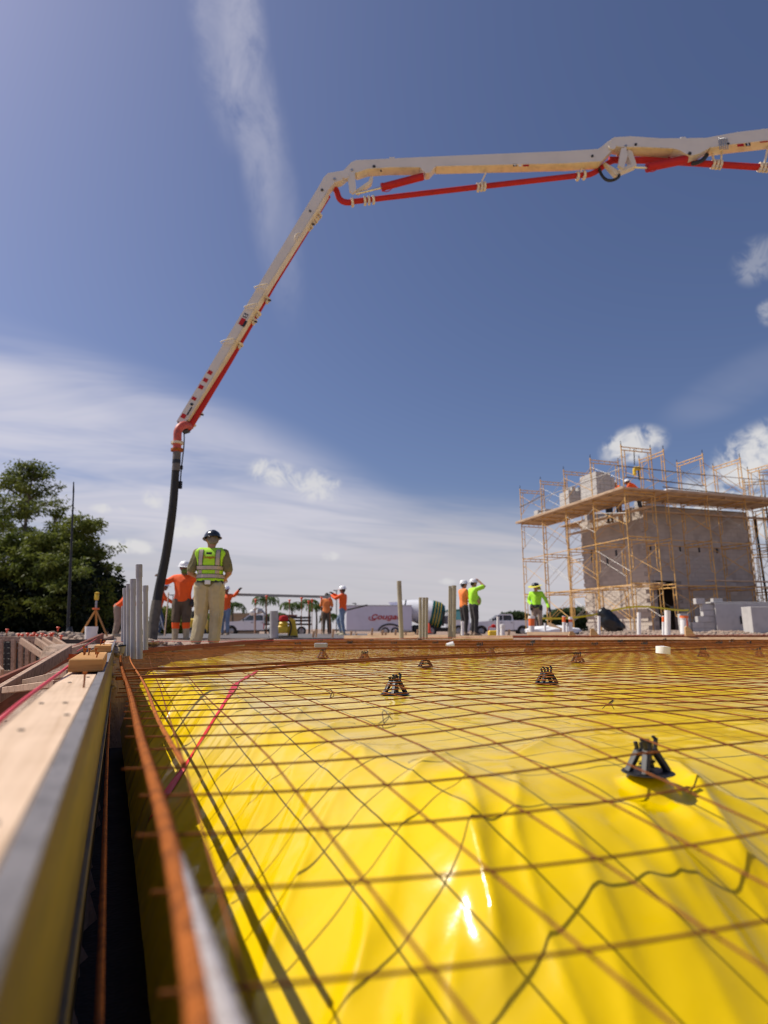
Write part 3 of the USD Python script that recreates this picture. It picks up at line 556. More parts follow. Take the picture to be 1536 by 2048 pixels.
# red rebar caps above the pit
def capped(name, base, top, r, lab, group, head=.03):
    t = thing(name, lab, 'capped rebar', base, 0, group); part(t, 'bar', MB().tube([base, top], r, 8), M['mesh_rust'], True)
    part(t, 'cap', MB().lathe([(0, head * 1.3), (head * .7, head * 1.25), (head, head * .9), (head * .95, head * .6), (head * .45, head * .5), (head * .42, -head), (0, -head)], top, Z, 12), M['cap'], 40); return t
for k, x in enumerate((14, 37, 44, 55, 62, 68, 74, 84, 92, 101, 105, 116, 122)):
    y = (1262, 1272, 1273, 1271, 1274, 1270, 1273, 1271, 1274, 1272, 1270, 1258, 1275)[k]
    d = 10.2 if k not in (0, 11) else 11.5; p = A(x, y, d); capped('capped_rebar', p - [0, 0, .5], p, .008, 'short red capped rebar over the left pit, ' + ORD[k] + ' of the row', 'red capped rebars in the left pit', .033)
# concrete plank forms across the far side and the corner
def plank(name, x0, y0, d0, x1, y1, d1, w, h, m, lab): return solo(name, MB().beam(A(x0, y0, d0), A(x1, y1, d1), w, h, ch=.003, up=(Z if m == 'timber_red' else unit([0, -.62, .78]))), M[m], lab, 'plank')
plank('form_plank', 232, 1305, 5.7, 545, 1281, 9.3, .04, .05, 'timber_red', 'rust brown plank across the slab corner in front of the pipes')
plank('form_plank', 688, 1275, 13.5, 905, 1274, 13.4, .11, .03, 'timber_x', 'pale plank below the white trailer at the far slab edge')
plank('form_plank', 905, 1275.5, 13.3, 1026, 1275, 13.2, .11, .03, 'timber_x', 'thick pale plank at the feet of the two talking workers')
plank('form_plank', 1022, 1273.5, 13.3, 1640, 1272, 13.0, .04, .05, 'timber_red', 'long dark red-brown plank along the far slab edge at right')
plank('form_plank', 1084, 1279, 12.95, 1640, 1278, 12.7, .10, .03, 'timber_x', 'long pale plank in front of the dark one at right')
plank('form_plank', 735, 1270, 14.5, 830, 1268, 14.6, .10, .03, 'timber_x', 'pale plank behind the leaning pipe')
plank('form_plank', 1055, 1268, 14.3, 1140, 1268, 14.3, .12, .03, 'timber_x', 'pale plank between the green shirted man and the white sack')
def stake(x, y0, y1, d, w, lab, lean=0): return solo('wood_stake', MB().beam(A(x, y1, d), A(x + lean, y0, d), w, w * .7, up=(0, 1, 0), ch=.004), M['timber_x'], lab, 'stake')
SORD = {x: ORD[i] if i < 11 else 'rightmost' for i, x in enumerate(sorted([701, 711, 743, 764, 770, 790, 810, 834, 626, 632, 665, 1017]))}
for k, (x, y0, w) in enumerate([(701, 1262, .05), (711, 1267, .04), (743, 1256, .05), (764, 1260, .05), (770, 1264, .05), (790, 1259, .05), (810, 1264, .05), (834, 1259, .05), (626, 1262, .05), (632, 1258, .04), (665, 1258, .05), (1017, 1259, .05)]):
    stake(x, y0, 1275, 14.0 + .1 * (k % 3), w, 'short wooden stake behind the far slab edge, ' + SORD[x] + ' of twelve', 2) .GetPrim().SetCustomDataByKey('group', 'wooden stakes along the far slab edge')
solo('wood_stake', MB().prism([(-.05, 0), (.16, 0), (.06, .15), (-.01, .21), (-.05, .17)], A(1374, 1272, 12.9), np.array([1., 0, 0]), Z, .06), M['timber_x'], 'chunky split timber block left of the capped pipe at right', 'stake')
solo('wood_stake', MB().prism([(-.05, 0), (.15, 0), (.03, .16), (-.03, .16)], A(1184, 1272, 13.2), np.array([1., 0, 0]), Z, .05), M['timber_x'], 'broken wooden stake between the white pipes at right', 'stake')
solo('wood_stake', MB().prism([(-.06, 0), (.10, 0), (.04, .10), (-.03, .10)], A(1142, 1272, 13.2), np.array([1., 0, 0]), Z, .05), M['timber_x'], 'short pale wooden stake by the white sack', 'stake')
# fresh concrete beyond the far left of the slab
xs = np.array([[-5.6, 14.1], [-.7, 14.1], [-.2, 27], [-9.5, 27]])
solo('fresh_concrete', MB().prism(xs, (0, 0, -.12), np.array([1., 0, 0]), np.array([0, 1., 0]), .15), M['concrete'], 'grey fresh concrete beyond the mesh', kind='structure')
# loose stones
def stones(n, place, smin, smax, seed, name, lab):
    r = np.random.default_rng(seed); ico = trimesh.creation.icosphere(1); mb = MB()
    for _ in range(n):
        x, y = place(r); s = r.uniform(smin, smax) ** 1; sc = s * r.uniform(.6, 1.2, 3) * [1, 1, .7]
        v = ico.vertices * (1 + .28 * (r.random((len(ico.vertices), 1)) - .5)) * sc; a = r.uniform(0, 6.28); c_, s_ = math.cos(a), math.sin(a)
        mb.add(v @ np.array([[c_, s_, 0], [-s_, c_, 0], [0, 0, 1]]) + [x, y, float(ground_z(np.array(x), np.array(y))) + s * .15], ico.faces)
    solo(name, mb, M['stone'], lab, name.replace('_', ' '), kind='stuff')
def pl1(r): p = uv(r.normal(6.9, .8), r.normal(.30, .45)); return p[0], p[1]
def pl2(r): p = uv(r.uniform(13, 15.6), r.uniform(-3.6, .1)); return p[0], p[1]
def pl3(r): return r.uniform(5.5, 13), r.uniform(14, 22)
stones(900, pl1, .012, .05, 1, 'rubble', 'grey broken rubble heaped by the slab corner below the hose')
stones(700, pl2, .02, .09, 2, 'rubble_bank', 'tan stones along the bank behind the left pit')
stones(1300, pl3, .015, .07, 3, 'dirt_clods', 'brown dirt clods strewn before the block building')
# ------------------------------------------------------------------ the block building and its scaffolds
BYAW = math.radians(17); P_ = np.array([math.cos(BYAW), math.sin(BYAW), 0]); Q_ = np.array([-math.sin(BYAW), math.cos(BYAW), 0])   # along the right wall, along the left wall
C0 = A(1258, 1100, 24.6); C0[2] = 0.0; BZ = .18
CORNER = C0 + P_ * 2.4 + Q_ * 1.8; WTOP = 5.84
bt = thing('block_building', 'grey concrete block building under construction inside the yellow scaffolds', 'building', CORNER + [0, 0, BZ])
LW, RWL, CH_ = 4.7, 6.1, .2
NC = int(round((WTOP - BZ) / CH_))
part(bt, 'wall_core', MB().box(CORNER + Q_ * LW / 2 + P_ * .10 + Z * (BZ + (WTOP - BZ) / 2), (LW - .02, .17, WTOP - BZ - .01), np.array([Q_, -P_, Z])), M['mortar'], kind='stuff')
DOOR0, DOOR1, DH = .42, 1.42, 2.2
mb = MB()
def rbox(mb, a, b, z0, z1, o=.10, th=.17): mb.box(CORNER + P_ * (a + b) / 2 + Q_ * o + Z * (z0 + z1) / 2, (b - a, th, z1 - z0), np.array([P_, Q_, Z]))
rbox(mb, .2, DOOR0, BZ, WTOP); rbox(mb, DOOR1, RWL, BZ, WTOP); rbox(mb, DOOR0 + .001, DOOR1 - .001, BZ + DH, WTOP - .002); part(bt, 'wall_core', mb, M['mortar'], kind='stuff')
rest = MB(); nb = 0; r3 = np.random.default_rng(4)
holes_l = [(k, NC - 12, NC - 11) for k in ()]
def in_hole_left(s, z): return any(abs(s - a) < .07 and z0 < z < z1 for a, z0, z1 in HL)
HL = [(3.95, 3.6, 4.25), (2.75, 3.3, 3.75), (2.05, 3.7, 4.0)]; HR = [(a, 3.75, 4.0) for a in (.25, .55, 1.9, 3.0, 4.05)]
def block_at(c, R, m, big):
    global nb
    mb = MB().box(c, (.39, .016, .19), R, ch=0)
    if big and nb < 300: part(bt, 'block', mb, m); nb += 1
    else: v, f = mb.mesh(); rest.add(v, f)
for k in range(NC):
    z = BZ + k * CH_ + .1; off = .2 * (k % 2)
    for j in range(int(RWL / .4) + 1):                       # right wall
        a = j * .4 + off
        if a > RWL or (a + .2 > DOOR0 + .0 and a - .2 < DOOR1 and z < BZ + DH) : continue
        if any(abs(a - h) < .1 and z0 < z < z1 for h, z0, z1 in HR): continue
        block_at(CORNER + P_ * (a + .0) + Q_ * (.012 + r3.uniform(-.001, .001)) + Z * z, np.array([P_, Q_, Z]), M['block'] if r3.random() < .75 else M['block2'], (j + k) % 2 == 0 or k > 14)
    for j in range(int(LW / .4) + 1):                        # left wall
        a = j * .4 + .4 - off
        if a > LW + .05: continue
        block_at(CORNER + Q_ * a + P_ * (.012 + r3.uniform(-.001, .001)) + Z * z, np.array([-Q_, P_, Z]), M['block'] if r3.random() < .75 else M['block2'], (j + k) % 2 == 0)
part(bt, 'wall_blocks', rest, M['block'], kind='stuff')
sl = MB()
for h, z0, z1 in HL: sl.box(CORNER + Q_ * h - P_ * .004 + Z * ((z0 + z1) / 2 + BZ * 0), (.12, .02, z1 - z0), np.array([Q_, -P_, Z]))
for h, z0, z1 in HR: sl.box(CORNER + P_ * h - Q_ * .004 + Z * ((z0 + z1) / 2), (.09, .02, z1 - z0), np.array([P_, Q_, Z]))
part(bt, 'slot', sl, M['black'], kind='stuff')
part(bt, 'sill', MB().box(CORNER + Q_ * 3.95 - P_ * .01 + Z * 4.35, (.55, .04, .12), np.array([Q_, -P_, Z])), M['block_white'])
part(bt, 'end_wall', MB().box(CORNER + P_ * (RWL - .1) + Q_ * 2.4 + Z * (BZ + (WTOP - BZ) / 2), (.19, 4.4, WTOP - BZ - .02), np.array([P_, Q_, Z])), M['block'])
part(bt, 'rear_wall', MB().box(CORNER + P_ * RWL / 2 + Q_ * (LW - .1) + Z * (BZ + (WTOP + .5 - BZ) / 2), (RWL - .5, .19, WTOP + .5 - BZ), np.array([P_, Q_, Z])), M['block'])
part(bt, 'added_shade_slab', MB().box(CORNER + P_ * RWL / 2 + Q_ * LW / 2 + Z * 3.1, (RWL - .5, LW - .5, .15), np.array([P_, Q_, Z])), M['mortar'])  # added slab, keeps sky light out of the interior so the doorway goes dark
part(bt, 'lintel', MB().box(CORNER + P_ * (DOOR0 + DOOR1) / 2 - Q_ * .004 + Z * (BZ + DH + .1), (DOOR1 - DOOR0 + .3, .03, .19), np.array([P_, Q_, Z])), M['block2'])
part(bt, 'gutter_beam', MB().beam(CORNER - Q_ * .03 + Z * (WTOP - .3), CORNER + P_ * RWL - Q_ * .03 + Z * (WTOP - .3), .05, .09), M['timber_old'])

LIFT, WID, BAY = 1.93, 1.52, 2.13
def frame_mesh(outer, inward, z0, h=LIFT):                    # one walk-through frame
    mb = MB(); o = outer + Z * z0; i = o + inward * WID; r = .025
    for p in (o, i): mb.tube([p, p + Z * (h + .06)], r, 6)
    for zz in (h - .03, h - .17): mb.tube([o + Z * zz, i + Z * zz], r * .9, 6)
    for p, s in ((o, 1), (i, -1)):
        q = p + inward * s * .16
        mb.tube([q + Z * (h - .17), q + Z * .72, q + Z * .60 - inward * s * .03, q + Z * .55 - inward * s * .08, p + Z * .55], r * .8, 5)
        for zz in (1.05, 1.45): mb.tube([p + Z * zz, q + Z * zz], r * .6, 4)
        mb.box(p + Z * (h + .0), (.06, .06, .03))
    for f in (.3, .5, .7): mb.tube([o + inward * WID * f + Z * (h - .03), o + inward * WID * f + Z * (h - .17)], r * .6, 4)
    return mb
def scaffold(label, start, along, inward, n0, n1, lifts, plank_z, name='scaffold', planks=True, skip=(), p_ext=0):
    t = thing(name, label, 'scaffold', start + along * BAY * n0 + Z * BZ)
    for k in range(n0, n1 + 1):
        p = start + along * BAY * k
        for L in range(lifts):
            if (k, L) in skip: continue
            part(t, 'frame', frame_mesh(p, inward, BZ + L * LIFT), M['scaff'], True)
        part(t, 'pin', MB().tube([p + Z * (BZ + lifts * LIFT), p + Z * (BZ + lifts * LIFT + .22)], .016, 5).tube([p + inward * WID + Z * (BZ + lifts * LIFT), p + inward * WID + Z * (BZ + lifts * LIFT + .18)], .016, 5), M['dark_steel'])
    for k in range(n0, n1):
        for L in range(lifts):
            a, b = start + along * BAY * k, start + along * BAY * (k + 1)
            for side in (0, WID):
                s_ = inward * side; z0 = BZ + L * LIFT
                part(t, 'cross_brace', MB().tube([a + s_ + Z * (z0 + .45), b + s_ + Z * (z0 + 1.55)], .011, 5).tube([a + s_ + Z * (z0 + 1.55), b + s_ + Z * (z0 + .45)], .011, 5), M['brace' if (k + L + int(side)) % 2 else 'scaff'], True)
    for L in range(1, lifts + 1):                             # ledgers tying the frames together
        for s_ in (0, WID):
            if L == lifts and s_: continue
            zz = BZ + L * LIFT - (.95 if L == lifts else .10); part(t, 'ledger', MB().tube([start + along * (BAY * n0) + inward * s_ + Z * zz, start + along * (BAY * n1) + inward * s_ + Z * (zz + .02)], .018, 5), M['brace' if L == lifts else 'scaff'], True)
    if planks:
        for q in range(7):
            w = .26; c = inward * (-.10 + q * .30)
            part(t, 'plank', MB().beam(start + along * (BAY * n0 - .25 - p_ext) + c + Z * (plank_z + .008 * (q % 2)), start + along * (BAY * n1 + .25) + c + Z * (plank_z + .008 * (q % 2)), w + .03, .05, ch=.004), M['plank'])
        part(t, 'toe_board', MB().beam(start + along * (BAY * n0 - .2) - inward * .24 + Z * (plank_z + .05), start + along * (BAY * n1 + .2) - inward * .24 + Z * (plank_z + .05), .03, .05), M['plank'])
        for k in range(n0, n1):
            p = start + along * BAY * (k + .5); part(t, 'bearer', MB().beam(p + Z * (plank_z - .08), p + inward * WID + Z * (plank_z - .08), .05, .09), M['plank'])
    return t
PZ_ = BZ + 3 * LIFT + .04
lt = scaffold('yellow scaffold with planks along the left wall of the block building', C0, Q_, P_, 0, 4, 4, PZ_)
rt = scaffold('yellow scaffold with planks along the shaded right wall of the block building', C0 + P_ * 2.2, P_, Q_, 0, 3, 4, PZ_ + .012, skip=(), p_ext=2.2)
for t_, a, b, z, col in [(rt, C0 - P_ * .2 + Q_ * .1, C0 + P_ * 4.4, 7.05, 'brown_pole'), (rt, C0 + P_ * .1, C0 + P_ * 4.2, 6.55, 'brown_pole'), (rt, C0 + P_ * 2, C0 + P_ * 8.9 + Q_ * .1, 6.25, 'brown_pole'), (lt, C0 + Q_ * 5.9 - P_ * .2, C0 + Q_ * 8.6, 7.0, 'brown_pole')]:
    part(t_, 'guard_rail', MB().tube([a + Z * z, b + Z * (z - .1)], .024, 6), M[col], True)
for t_, a, b, z in [(lt, C0 + P_ * 1.55, C0 + P_ * 1.55 + Q_ * 8.4, 1.93), (lt, C0 + P_ * 1.4, C0 + Q_ * 4.3 + P_ * 1.4, 5.2), (rt, C0 + Q_ * 1.2 + P_ * 1.0, C0 + Q_ * 1.2 + P_ * 10.4, 1.95), (rt, C0 + Q_ * .3 + P_ * 4.2, C0 + P_ * 10.4 + Q_ * .3, 2.12), (rt, C0 + Q_ * 1.3 + P_ * 2, C0 + Q_ * 1.3 + P_ * 9.9, 5.25), (lt, C0 + Q_ * 2.4 + P_ * 1.6, C0 + Q_ * 6.4 + P_ * 1.6, 4.9)]:
    part(t_, 'side_plank', MB().beam(a + Z * (BZ + z), b + Z * (BZ + z + .03), .28, .05, ch=.004), M['plank'])
for t_, a, b in [(lt, C0 + Z * 1.0, C0 + Q_ * 2.1 + Z * 1.9)]: pass
part(lt, 'cross_brace', MB().tube([C0 + Q_ * 2.13 + P_ * .02 + Z * 5.35, C0 + P_ * .02 + Z * 5.0], .022, 6), M['brace'], True)
# a third scaffold standing behind, seen above the wall, and one at the right edge
scaffold('scaffold behind the building whose top frames show above the block wall', CORNER + Q_ * 5.4 + P_ * .6, P_, Q_, 0, 3, 4, PZ_)
far = C0 + P_ * 9.4 + Q_ * 1.6
et = scaffold('scaffold cut by the right picture edge beyond the building corner', far, unit(P_ * .5 + Q_ * .86), unit(P_ * .86 - Q_ * .5), 0, 1, 4, PZ_ - .02, planks=False)
for z0, z1, y in ((6.6, 6.9, 0), (3.9, 4.25, .3), (2.95, 2.55, .2)):
    part(et, 'outrigger_pole', MB().tube([C0 + P_ * 8.2 + Q_ * y + Z * z0, C0 + P_ * 11.5 + Q_ * y + Z * z1], .028, 6).box(C0 + P_ * 8.2 + Q_ * y + Z * z0, (.12, .12, .12)), M['dark_steel'], True)
mk = MB()                                                 # the mast climbing along the corner
for dx, dy in ((0, 0), (.25, 0), (0, .25), (.25, .25)): mk.tube([C0 + P_ * (8.9 + dx) + Q_ * (1.0 + dy) + Z * .1, C0 + P_ * (8.9 + dx) + Q_ * (1.0 + dy) + Z * 6.6], .02, 5)
for k in range(18): mk.tube([C0 + P_ * 8.9 + Q_ * 1 + Z * (.3 + k * .35), C0 + P_ * 9.15 + Q_ * 1.25 + Z * (.48 + k * .35)], .012, 4)
tm = thing('lattice_mast', 'thin dark lattice mast beside the building at right edge', 'mast', C0 + P_ * 8.9 + Q_ * 1); part(tm, 'lattice', mk, M['dark_steel'], True)
solo('black_post', MB().tube([CORNER + P_ * (RWL + .35) - Q_ * .3 + Z * .1, CORNER + P_ * (RWL + .15) - Q_ * .3 + Z * 5.6], .05, 8), M['black'], 'dark upright post at the right end of the block wall', 'post', smooth=True)

# block stacks on the scaffold deck and low wall on the ground
def stack(lab, base, nx, ny, nz, seed, miss=.12):
    t = thing('block_stack', lab, 'block stack', base, BYAW); r = np.random.default_rng(seed)
    for k in range(nz):
        for i in range(nx):
            for j in range(ny):
                if k == nz - 1 and r.random() < miss: continue
                part(t, 'block', MB().box(((i - nx / 2) * .2 + .1 + r.uniform(-.006, .006), (j - ny / 2) * .4 + .2 + r.uniform(-.006, .006), k * .2 + .1), (.193, .393, .192), ch=.004), M['block_white'], world=False)
    return t
def deck(px, inn=.5, zz=PZ_ + .04):                          # the deck point of the left run that shows at a pixel column
    for q in np.linspace(-.5, 9, 400):
        p = C0 + Q_ * q + P_ * inn + Z * zz
        y = p[1] * _c + (p[2] - ZC) * _s
        if 768 + F * p[0] / y < px: return p
    return p
stack('low pile of blocks on the scaffold deck, leftmost of the stacks', deck(1090), 4, 2, 2, 1, .4)
stack('ragged tall stack of blocks on the deck, middle of the three', deck(1147), 5, 2, 5, 2, .5)
stack('neat tall stack of pale blocks on the deck nearest the masons', deck(1197), 5, 3, 6, 3, .05)
stack('dark block stack above the wall behind the crouching mason', C0 + P_ * 3.9 + Q_ * 3.0 + Z * (PZ_ - .05), 6, 2, 3, 4, .1)
solo('white_sack', MB().tri(trimesh.creation.icosphere(3), None).mesh() if False else (trimesh.creation.icosphere(3).vertices * [.32, .22, .12] + C0 + P_ * 2.6 + Q_ * .3 + [0, 0, PZ_ + .14], trimesh.creation.icosphere(3).faces), M['white_sack'], 'white sack lying on the deck right of the crouching mason', 'sack', smooth=True)
# low block wall at right
lw = thing('low_block_wall', 'low pale block wall with stepped left end before the building', 'wall', A(1395, 1262, 20.6))
def lblock(x, z, w=.39, h=.19, d=.19, y=0): 
    part(lw, 'block', MB().box(A(1395, 1262, 20.6) + [x, y, z], (w, d, h), ch=.004), M['block_white'])
lz = .0 - A(1395, 1262, 20.6)[2] + .06
for k, (x0, n) in enumerate([(0, 8), (0, 8), (.2, 7), (.4, 7), (.4, 7)]):
    for i in range(n): lblock(x0 + i * .4, lz + .1 + k * .2, y=i * .02)
lblock(.15, lz + 1.1, .3); lblock(.75, lz + 1.1, .32); lblock(-.42, lz + .1, .3, .38, .19); lblock(-.44, lz + .49, .28, .38, .19)
part(lw, 'panel', MB().box(A(1395, 1262, 20.6) + [1.85, -.16, lz + .56], (2.55, .06, .92), ch=.006), M['block_white']); part(lw, 'coping', MB().box(A(1395, 1262, 20.6) + [1.9, .0, lz + 1.05], (2.9, .34, .05), ch=.006), M['block_white'])
part(lw, 'slot', MB().box(A(1482, 1240, 20.4), (.05, .04, .26)), M['black'])
solo('white_crate', MB().box(A(1530, 1252, 18.6) + [.1, 0, .1], (1.25, .5, .95), ch=.01), M['block_white'], 'pale square crate at the right picture edge before the low wall', 'crate')
# tape, tarp, sack
tp = [A(1082, 1237, 22), A(1110, 1237, 23), A(1150, 1235, 24), A(1200, 1227, 24.4), A(1262, 1214, 24.4), A(1312, 1215, 24.6), A(1378, 1220, 25.2)]
P = spline(tp, 40); solo('caution_tape', grid_mesh(*[np.stack([P[:, k] + (.035 if k == 2 else 0), P[:, k] - (.035 if k == 2 else 0)], 1) for k in range(3)]), M['yellow_tape'], 'yellow caution tape strung along the scaffold legs', 'tape')
q = A(1222, 1262, 24.0); hv = []
ico = trimesh.creation.icosphere(3); v = ico.vertices.copy(); top = np.clip((v[:, 2] + 1) / 2, 0, 1); v[:, :2] *= (1.05 - .72 * top[:, None] ** .8); v[:, 0] -= .75 * top - .3
v = v * [.62, .42, .50] * (1 + .7 * (meshkit.fbm(v * [3, 3, 2.2], 4, 2)[:, None] - .5)); solo('tarp_bundle', (v + q + [0, 0, .46], ico.faces), M['tarp'], 'slumped black tarp bundle leaning by the lit block wall', 'tarp', smooth=True)
v = ico.vertices * [.85, .4, .17]; v *= 1 + .3 * (meshkit.fbm(ico.vertices * 3, 3, 5)[:, None] - .5); solo('white_sack', (v + A(1106, 1262, 18.5), ico.faces), M['white_sack'], 'crumpled white sack on the dirt behind the far slab edge', 'sack', smooth=True)
solo('timber_offcut', MB().beam(A(1096, 1247, 18.3), A(1124, 1260, 18.1), .05, .09), M['timber_x'], 'pale timber leaning on the white sack', 'timber')

# ------------------------------------------------------------------ pipes standing in the slab
def pipe(x, yb, yt, d, r, m, lab, lean=0, group=None, cap=False, tape=None, coup=None):
    b = A(x, yb, d); tp = A(x + lean, yt, d); t = thing('standing_pipe', lab, 'pipe', b, 0, group)
    n = unit(tp - b); H = np.linalg.norm(tp - b)
    part(t, 'tube', MB().lathe([(r * .86, H - .03), (r * .86, H), (r, H), (r, 0)], b, n, 16), M[m], 40)
    if coup: part(t, 'coupling', MB().lathe([(r * 1.01, H - coup), (r * 1.14, H - coup), (r * 1.14, H - .002), (r * .9, H - .002)], b, n, 16), M[m], 40)
    if cap: part(t, 'cap', MB().lathe([(r * 1.12, H - .05), (r * 1.12, H + .012), (0, H + .02)], b, n, 16), M[m], 40)
    if tape: part(t, 'tape', MB().lathe([(r * 1.03, H - tape), (r * 1.03, H - .02)], b, n, 16), M['orange_tape'], 40)
    return t
pipe(279, 1318, 1129, 4.75, .0225, 'pvc', 'tallest grey pipe of the cluster beside the concrete hose', -1, coup=.10)
pipe(266, 1318, 1158, 4.8, .021, 'pvc', 'second tallest grey pipe, left of the tallest in the cluster', 0, coup=.08)
pipe(257, 1312, 1168, 5.3, .018, 'pvc', 'grey pipe third from left in the cluster at left', 0, coup=.06)
pipe(251, 1312, 1176, 5.4, .018, 'pvc', 'leftmost tall grey pipe of the cluster at left', -1, coup=.06)
pipe(291, 1300, 1171, 5.6, .0225, 'pvc', 'grey pipe with reddish smear, rightmost of the left cluster', 0, coup=.05)
pipe(244, 1290, 1212, 6.6, .012, 'pvc', 'thin short grey pipe at the left side of the cluster', 1)
pipe(803, 1278, 1162, 13.0, .050, 'pvc_tan', 'single grey pipe leaning left in front of the trailer lettering', -5)
for k, (x, l) in enumerate([(842, -1), (848, 0), (854, 0)]): pipe(x - 1.5, 1277, 1195, 13.0 + .1 * k, .034, 'pvc_tan', ['left', 'middle', 'right'][k] + ' pipe of the three short grey ones before the mixer drum', l + 1)
for k, (x, yt, r) in enumerate([(898, 1172, .022), (901.5, 1172, .022), (907, 1171, .05)]): pipe(x, 1276, yt, 13.0 + .1 * (k % 2), r, 'pvc_tan', ['thin grey pipe, left of the three tall ones beside the two talking workers', 'thin grey pipe, middle of the three tall ones', 'thick grey pipe nearest the two talking workers'][k], 1)
pipe(548, 1277, 1222, 14.2, .10, 'pvc', 'fat grey pipe standing before the parked flatbed truck')
for k, (x, yb, yt, d, r, cap, tape, lab) in enumerate([
    (925, 1271, 1244, 14.5, .035, True, 0, 'white capped pipe stub left of the two talking workers'), (996, 1271, 1233, 14.5, .034, False, 0, 'slim white pipe before the white pickup door'), (1005, 1272, 1250, 14.2, .055, True, 0, 'short fat white pipe beside the slim one'),
    (1063, 1270, 1233, 14.6, .07, True, .22, 'white pipe with orange tape in front of the green shirted man'), (1090, 1262, 1246, 17, .03, False, 0, 'thin white pipe right of the green shirted man'), (1128, 1266, 1232, 16, .045, False, .16, 'white pipe with orange tape, left of a taped pair'), (1141, 1266, 1235, 16, .05, True, .12, 'white pipe with orange tape, right of a taped pair'),
    (1134, 1266, 1246, 16.6, .025, False, 0, 'thin white pipe behind the taped pair'), (1198, 1269, 1232, 15, .035, False, 0, 'white pipe before the black tarp bundle'), (1278, 1269, 1225, 15, .045, False, 0, 'tall white pipe at the corner of the block building'), (1335, 1271, 1221, 14, .065, False, 0, 'tall thick white pipe before the dark doorway'), (1327, 1270, 1232, 14.4, .035, False, .14, 'thin orange taped pipe behind the tall thick one'),
    (1368, 1268, 1234, 15, .085, True, 0, 'wide white pipe with orange rim beside the low block wall'), (1326, 1299, 1296, 5.6, .055, True, 0, 'low white pipe stub in the yellow sheet at right')]):
    tt = pipe(x, yb, yt, d, r, 'pvc_white', lab, cap=cap, tape=tape or None)
    if k == 12: b = A(x, yt, d); part(tt, 'orange_rim', MB().lathe([(r * 1.15, -.03), (r * 1.15, .03)], b, Z, 16), M['orange_tape']); part(tt, 'orange_side', MB().box(A(x + 6.6, (yb + yt) / 2, d - .08), (.03, .03, .36)), M['orange_tape'])
# little blocks and boxes on the mesh
solo('grey_box', MB().box(G(642, 1291, .03), (.16, .10, .06), ch=.006), M['pvc'], 'small grey box lying on the mesh at middle distance', 'box')
solo('grey_box', MB().box(G(474, 1288, .03), (.20, .12, .05), ch=.006), M['pvc'], 'flat grey box on the mesh right of the vest man', 'box')
solo('white_cup', MB().lathe([(.04, 0), (.05, .10), (.046, .10), (.036, .01)], G(893, 1293, .0), unit([1, .2, .2]), 16), M['pvc_white'], 'white cup lying on its side on the mesh', 'cup', smooth=True)
cup = thing('cut_bucket', 'small yellowish bucket with black rim hung at the end of the form', 'bucket', A(245, 1302, 5.4)); part(cup, 'bucket', MB().lathe([(.030, -.02), (.035, .05), (.031, .05), (.027, -.015), (0, -.015)], A(245, 1302, 5.4), Z, 18), M['khaki'], 40); part(cup, 'rim', MB().lathe([(.036, .04), (.039, .046), (.036, .055), (.03, .05)], A(245, 1302, 5.4), Z, 18), M['black'], 40)
solo('white_bucket', MB().lathe([(0, 0), (.10, 0), (.115, .24), (.105, .24), (.095, .02), (0, .02)], A(181, 1279, 11.5), Z, 18), M['pvc_white'], 'pale bucket left of the form board\'s far end', 'bucket', smooth=40)
# orange capped rebars rising by the flatbed truck
OR8 = {x: ORD[i] if i < 7 else 'rightmost' for i, x in enumerate(sorted([511, 533, 579, 603, 624, 617, 643, 660]))}
for k, (x, yt, yb) in enumerate([(511, 1202, 1266), (533, 1195, 1268), (579, 1203, 1266), (603, 1199, 1262), (624, 1202, 1264), (617, 1205, 1264), (643, 1198, 1268), (660, 1200, 1268)]):
    d = 15.5 + .3 * (k % 3); capped('capped_rebar', A(x, yb, d), A(x, yt, d), .008, 'upright orange capped rebar before the flatbed truck, ' + OR8[x] + ' of eight', 'orange capped rebars before the flatbed truck', .042)
# ------------------------------------------------------------------ the concrete pump boom
BD = 12.6; bm = thing('concrete_boom', 'cream articulated concrete pump boom with red delivery pipe across the sky', 'pump boom', A(365, 850, BD))
XA, ZA = np.array([1., 0, 0]), np.array([0, 0, 1.])
def bpt(px, py, dy=0.0): return A(px, py, BD + dy)
def slab(pts, y0, y1):                                        # a plate outline in the boom's plane, with thickness in depth
    w = np.array([A(x, y, BD) for x, y in pts]); return MB().prism([(p[0], p[2]) for p in w], (0, BD + y1, 0), XA, ZA, y1 - y0)
def sample(pts, n=1): return pts
arm5 = [(356, 846), (526, 563), (640, 376), (648, 361), (657, 352), (688, 347), (694, 352), (692, 359), (684, 366), (669, 371), (655, 388), (640, 413), (545, 563), (377, 842), (372, 849)]
arm4 = [(686, 349), (694, 341), (703, 331), (713, 327), (785, 324), (800, 323), (960, 316), (1130, 309), (1193, 305), (1203, 298), (1211, 291), (1219, 286), (1230, 286), (1233, 293), (1226, 301), (1216, 312), (1199, 329), (1130, 333), (960, 337), (872, 339), (866, 344), (859, 352), (851, 353), (846, 348), (838, 341), (820, 340), (780, 341), (735, 344), (712, 352), (700, 357), (690, 357)]
arm3 = [(1216, 292), (1219, 286), (1225, 283), (1257, 281), (1315, 285), (1360, 285), (1408, 284), (1439, 278), (1474, 272), (1536, 265), (1800, 232), (1800, 256), (1536, 288), (1455, 297), (1415, 303), (1394, 315), (1376, 320), (1366, 316), (1355, 309), (1341, 305), (1278, 302), (1236, 302), (1222, 299)]
part(bm, 'tip_arm', slab(arm5, -.10, .10), M['boom_white'], label='steep lower arm'); part(bm, 'middle_arm', slab(arm4, -.11, .11), M['boom_white'], label='nearly level middle arm'); part(bm, 'upper_arm', slab(arm3, -.13, .13), M['boom_white'], label='arm running out at the right')
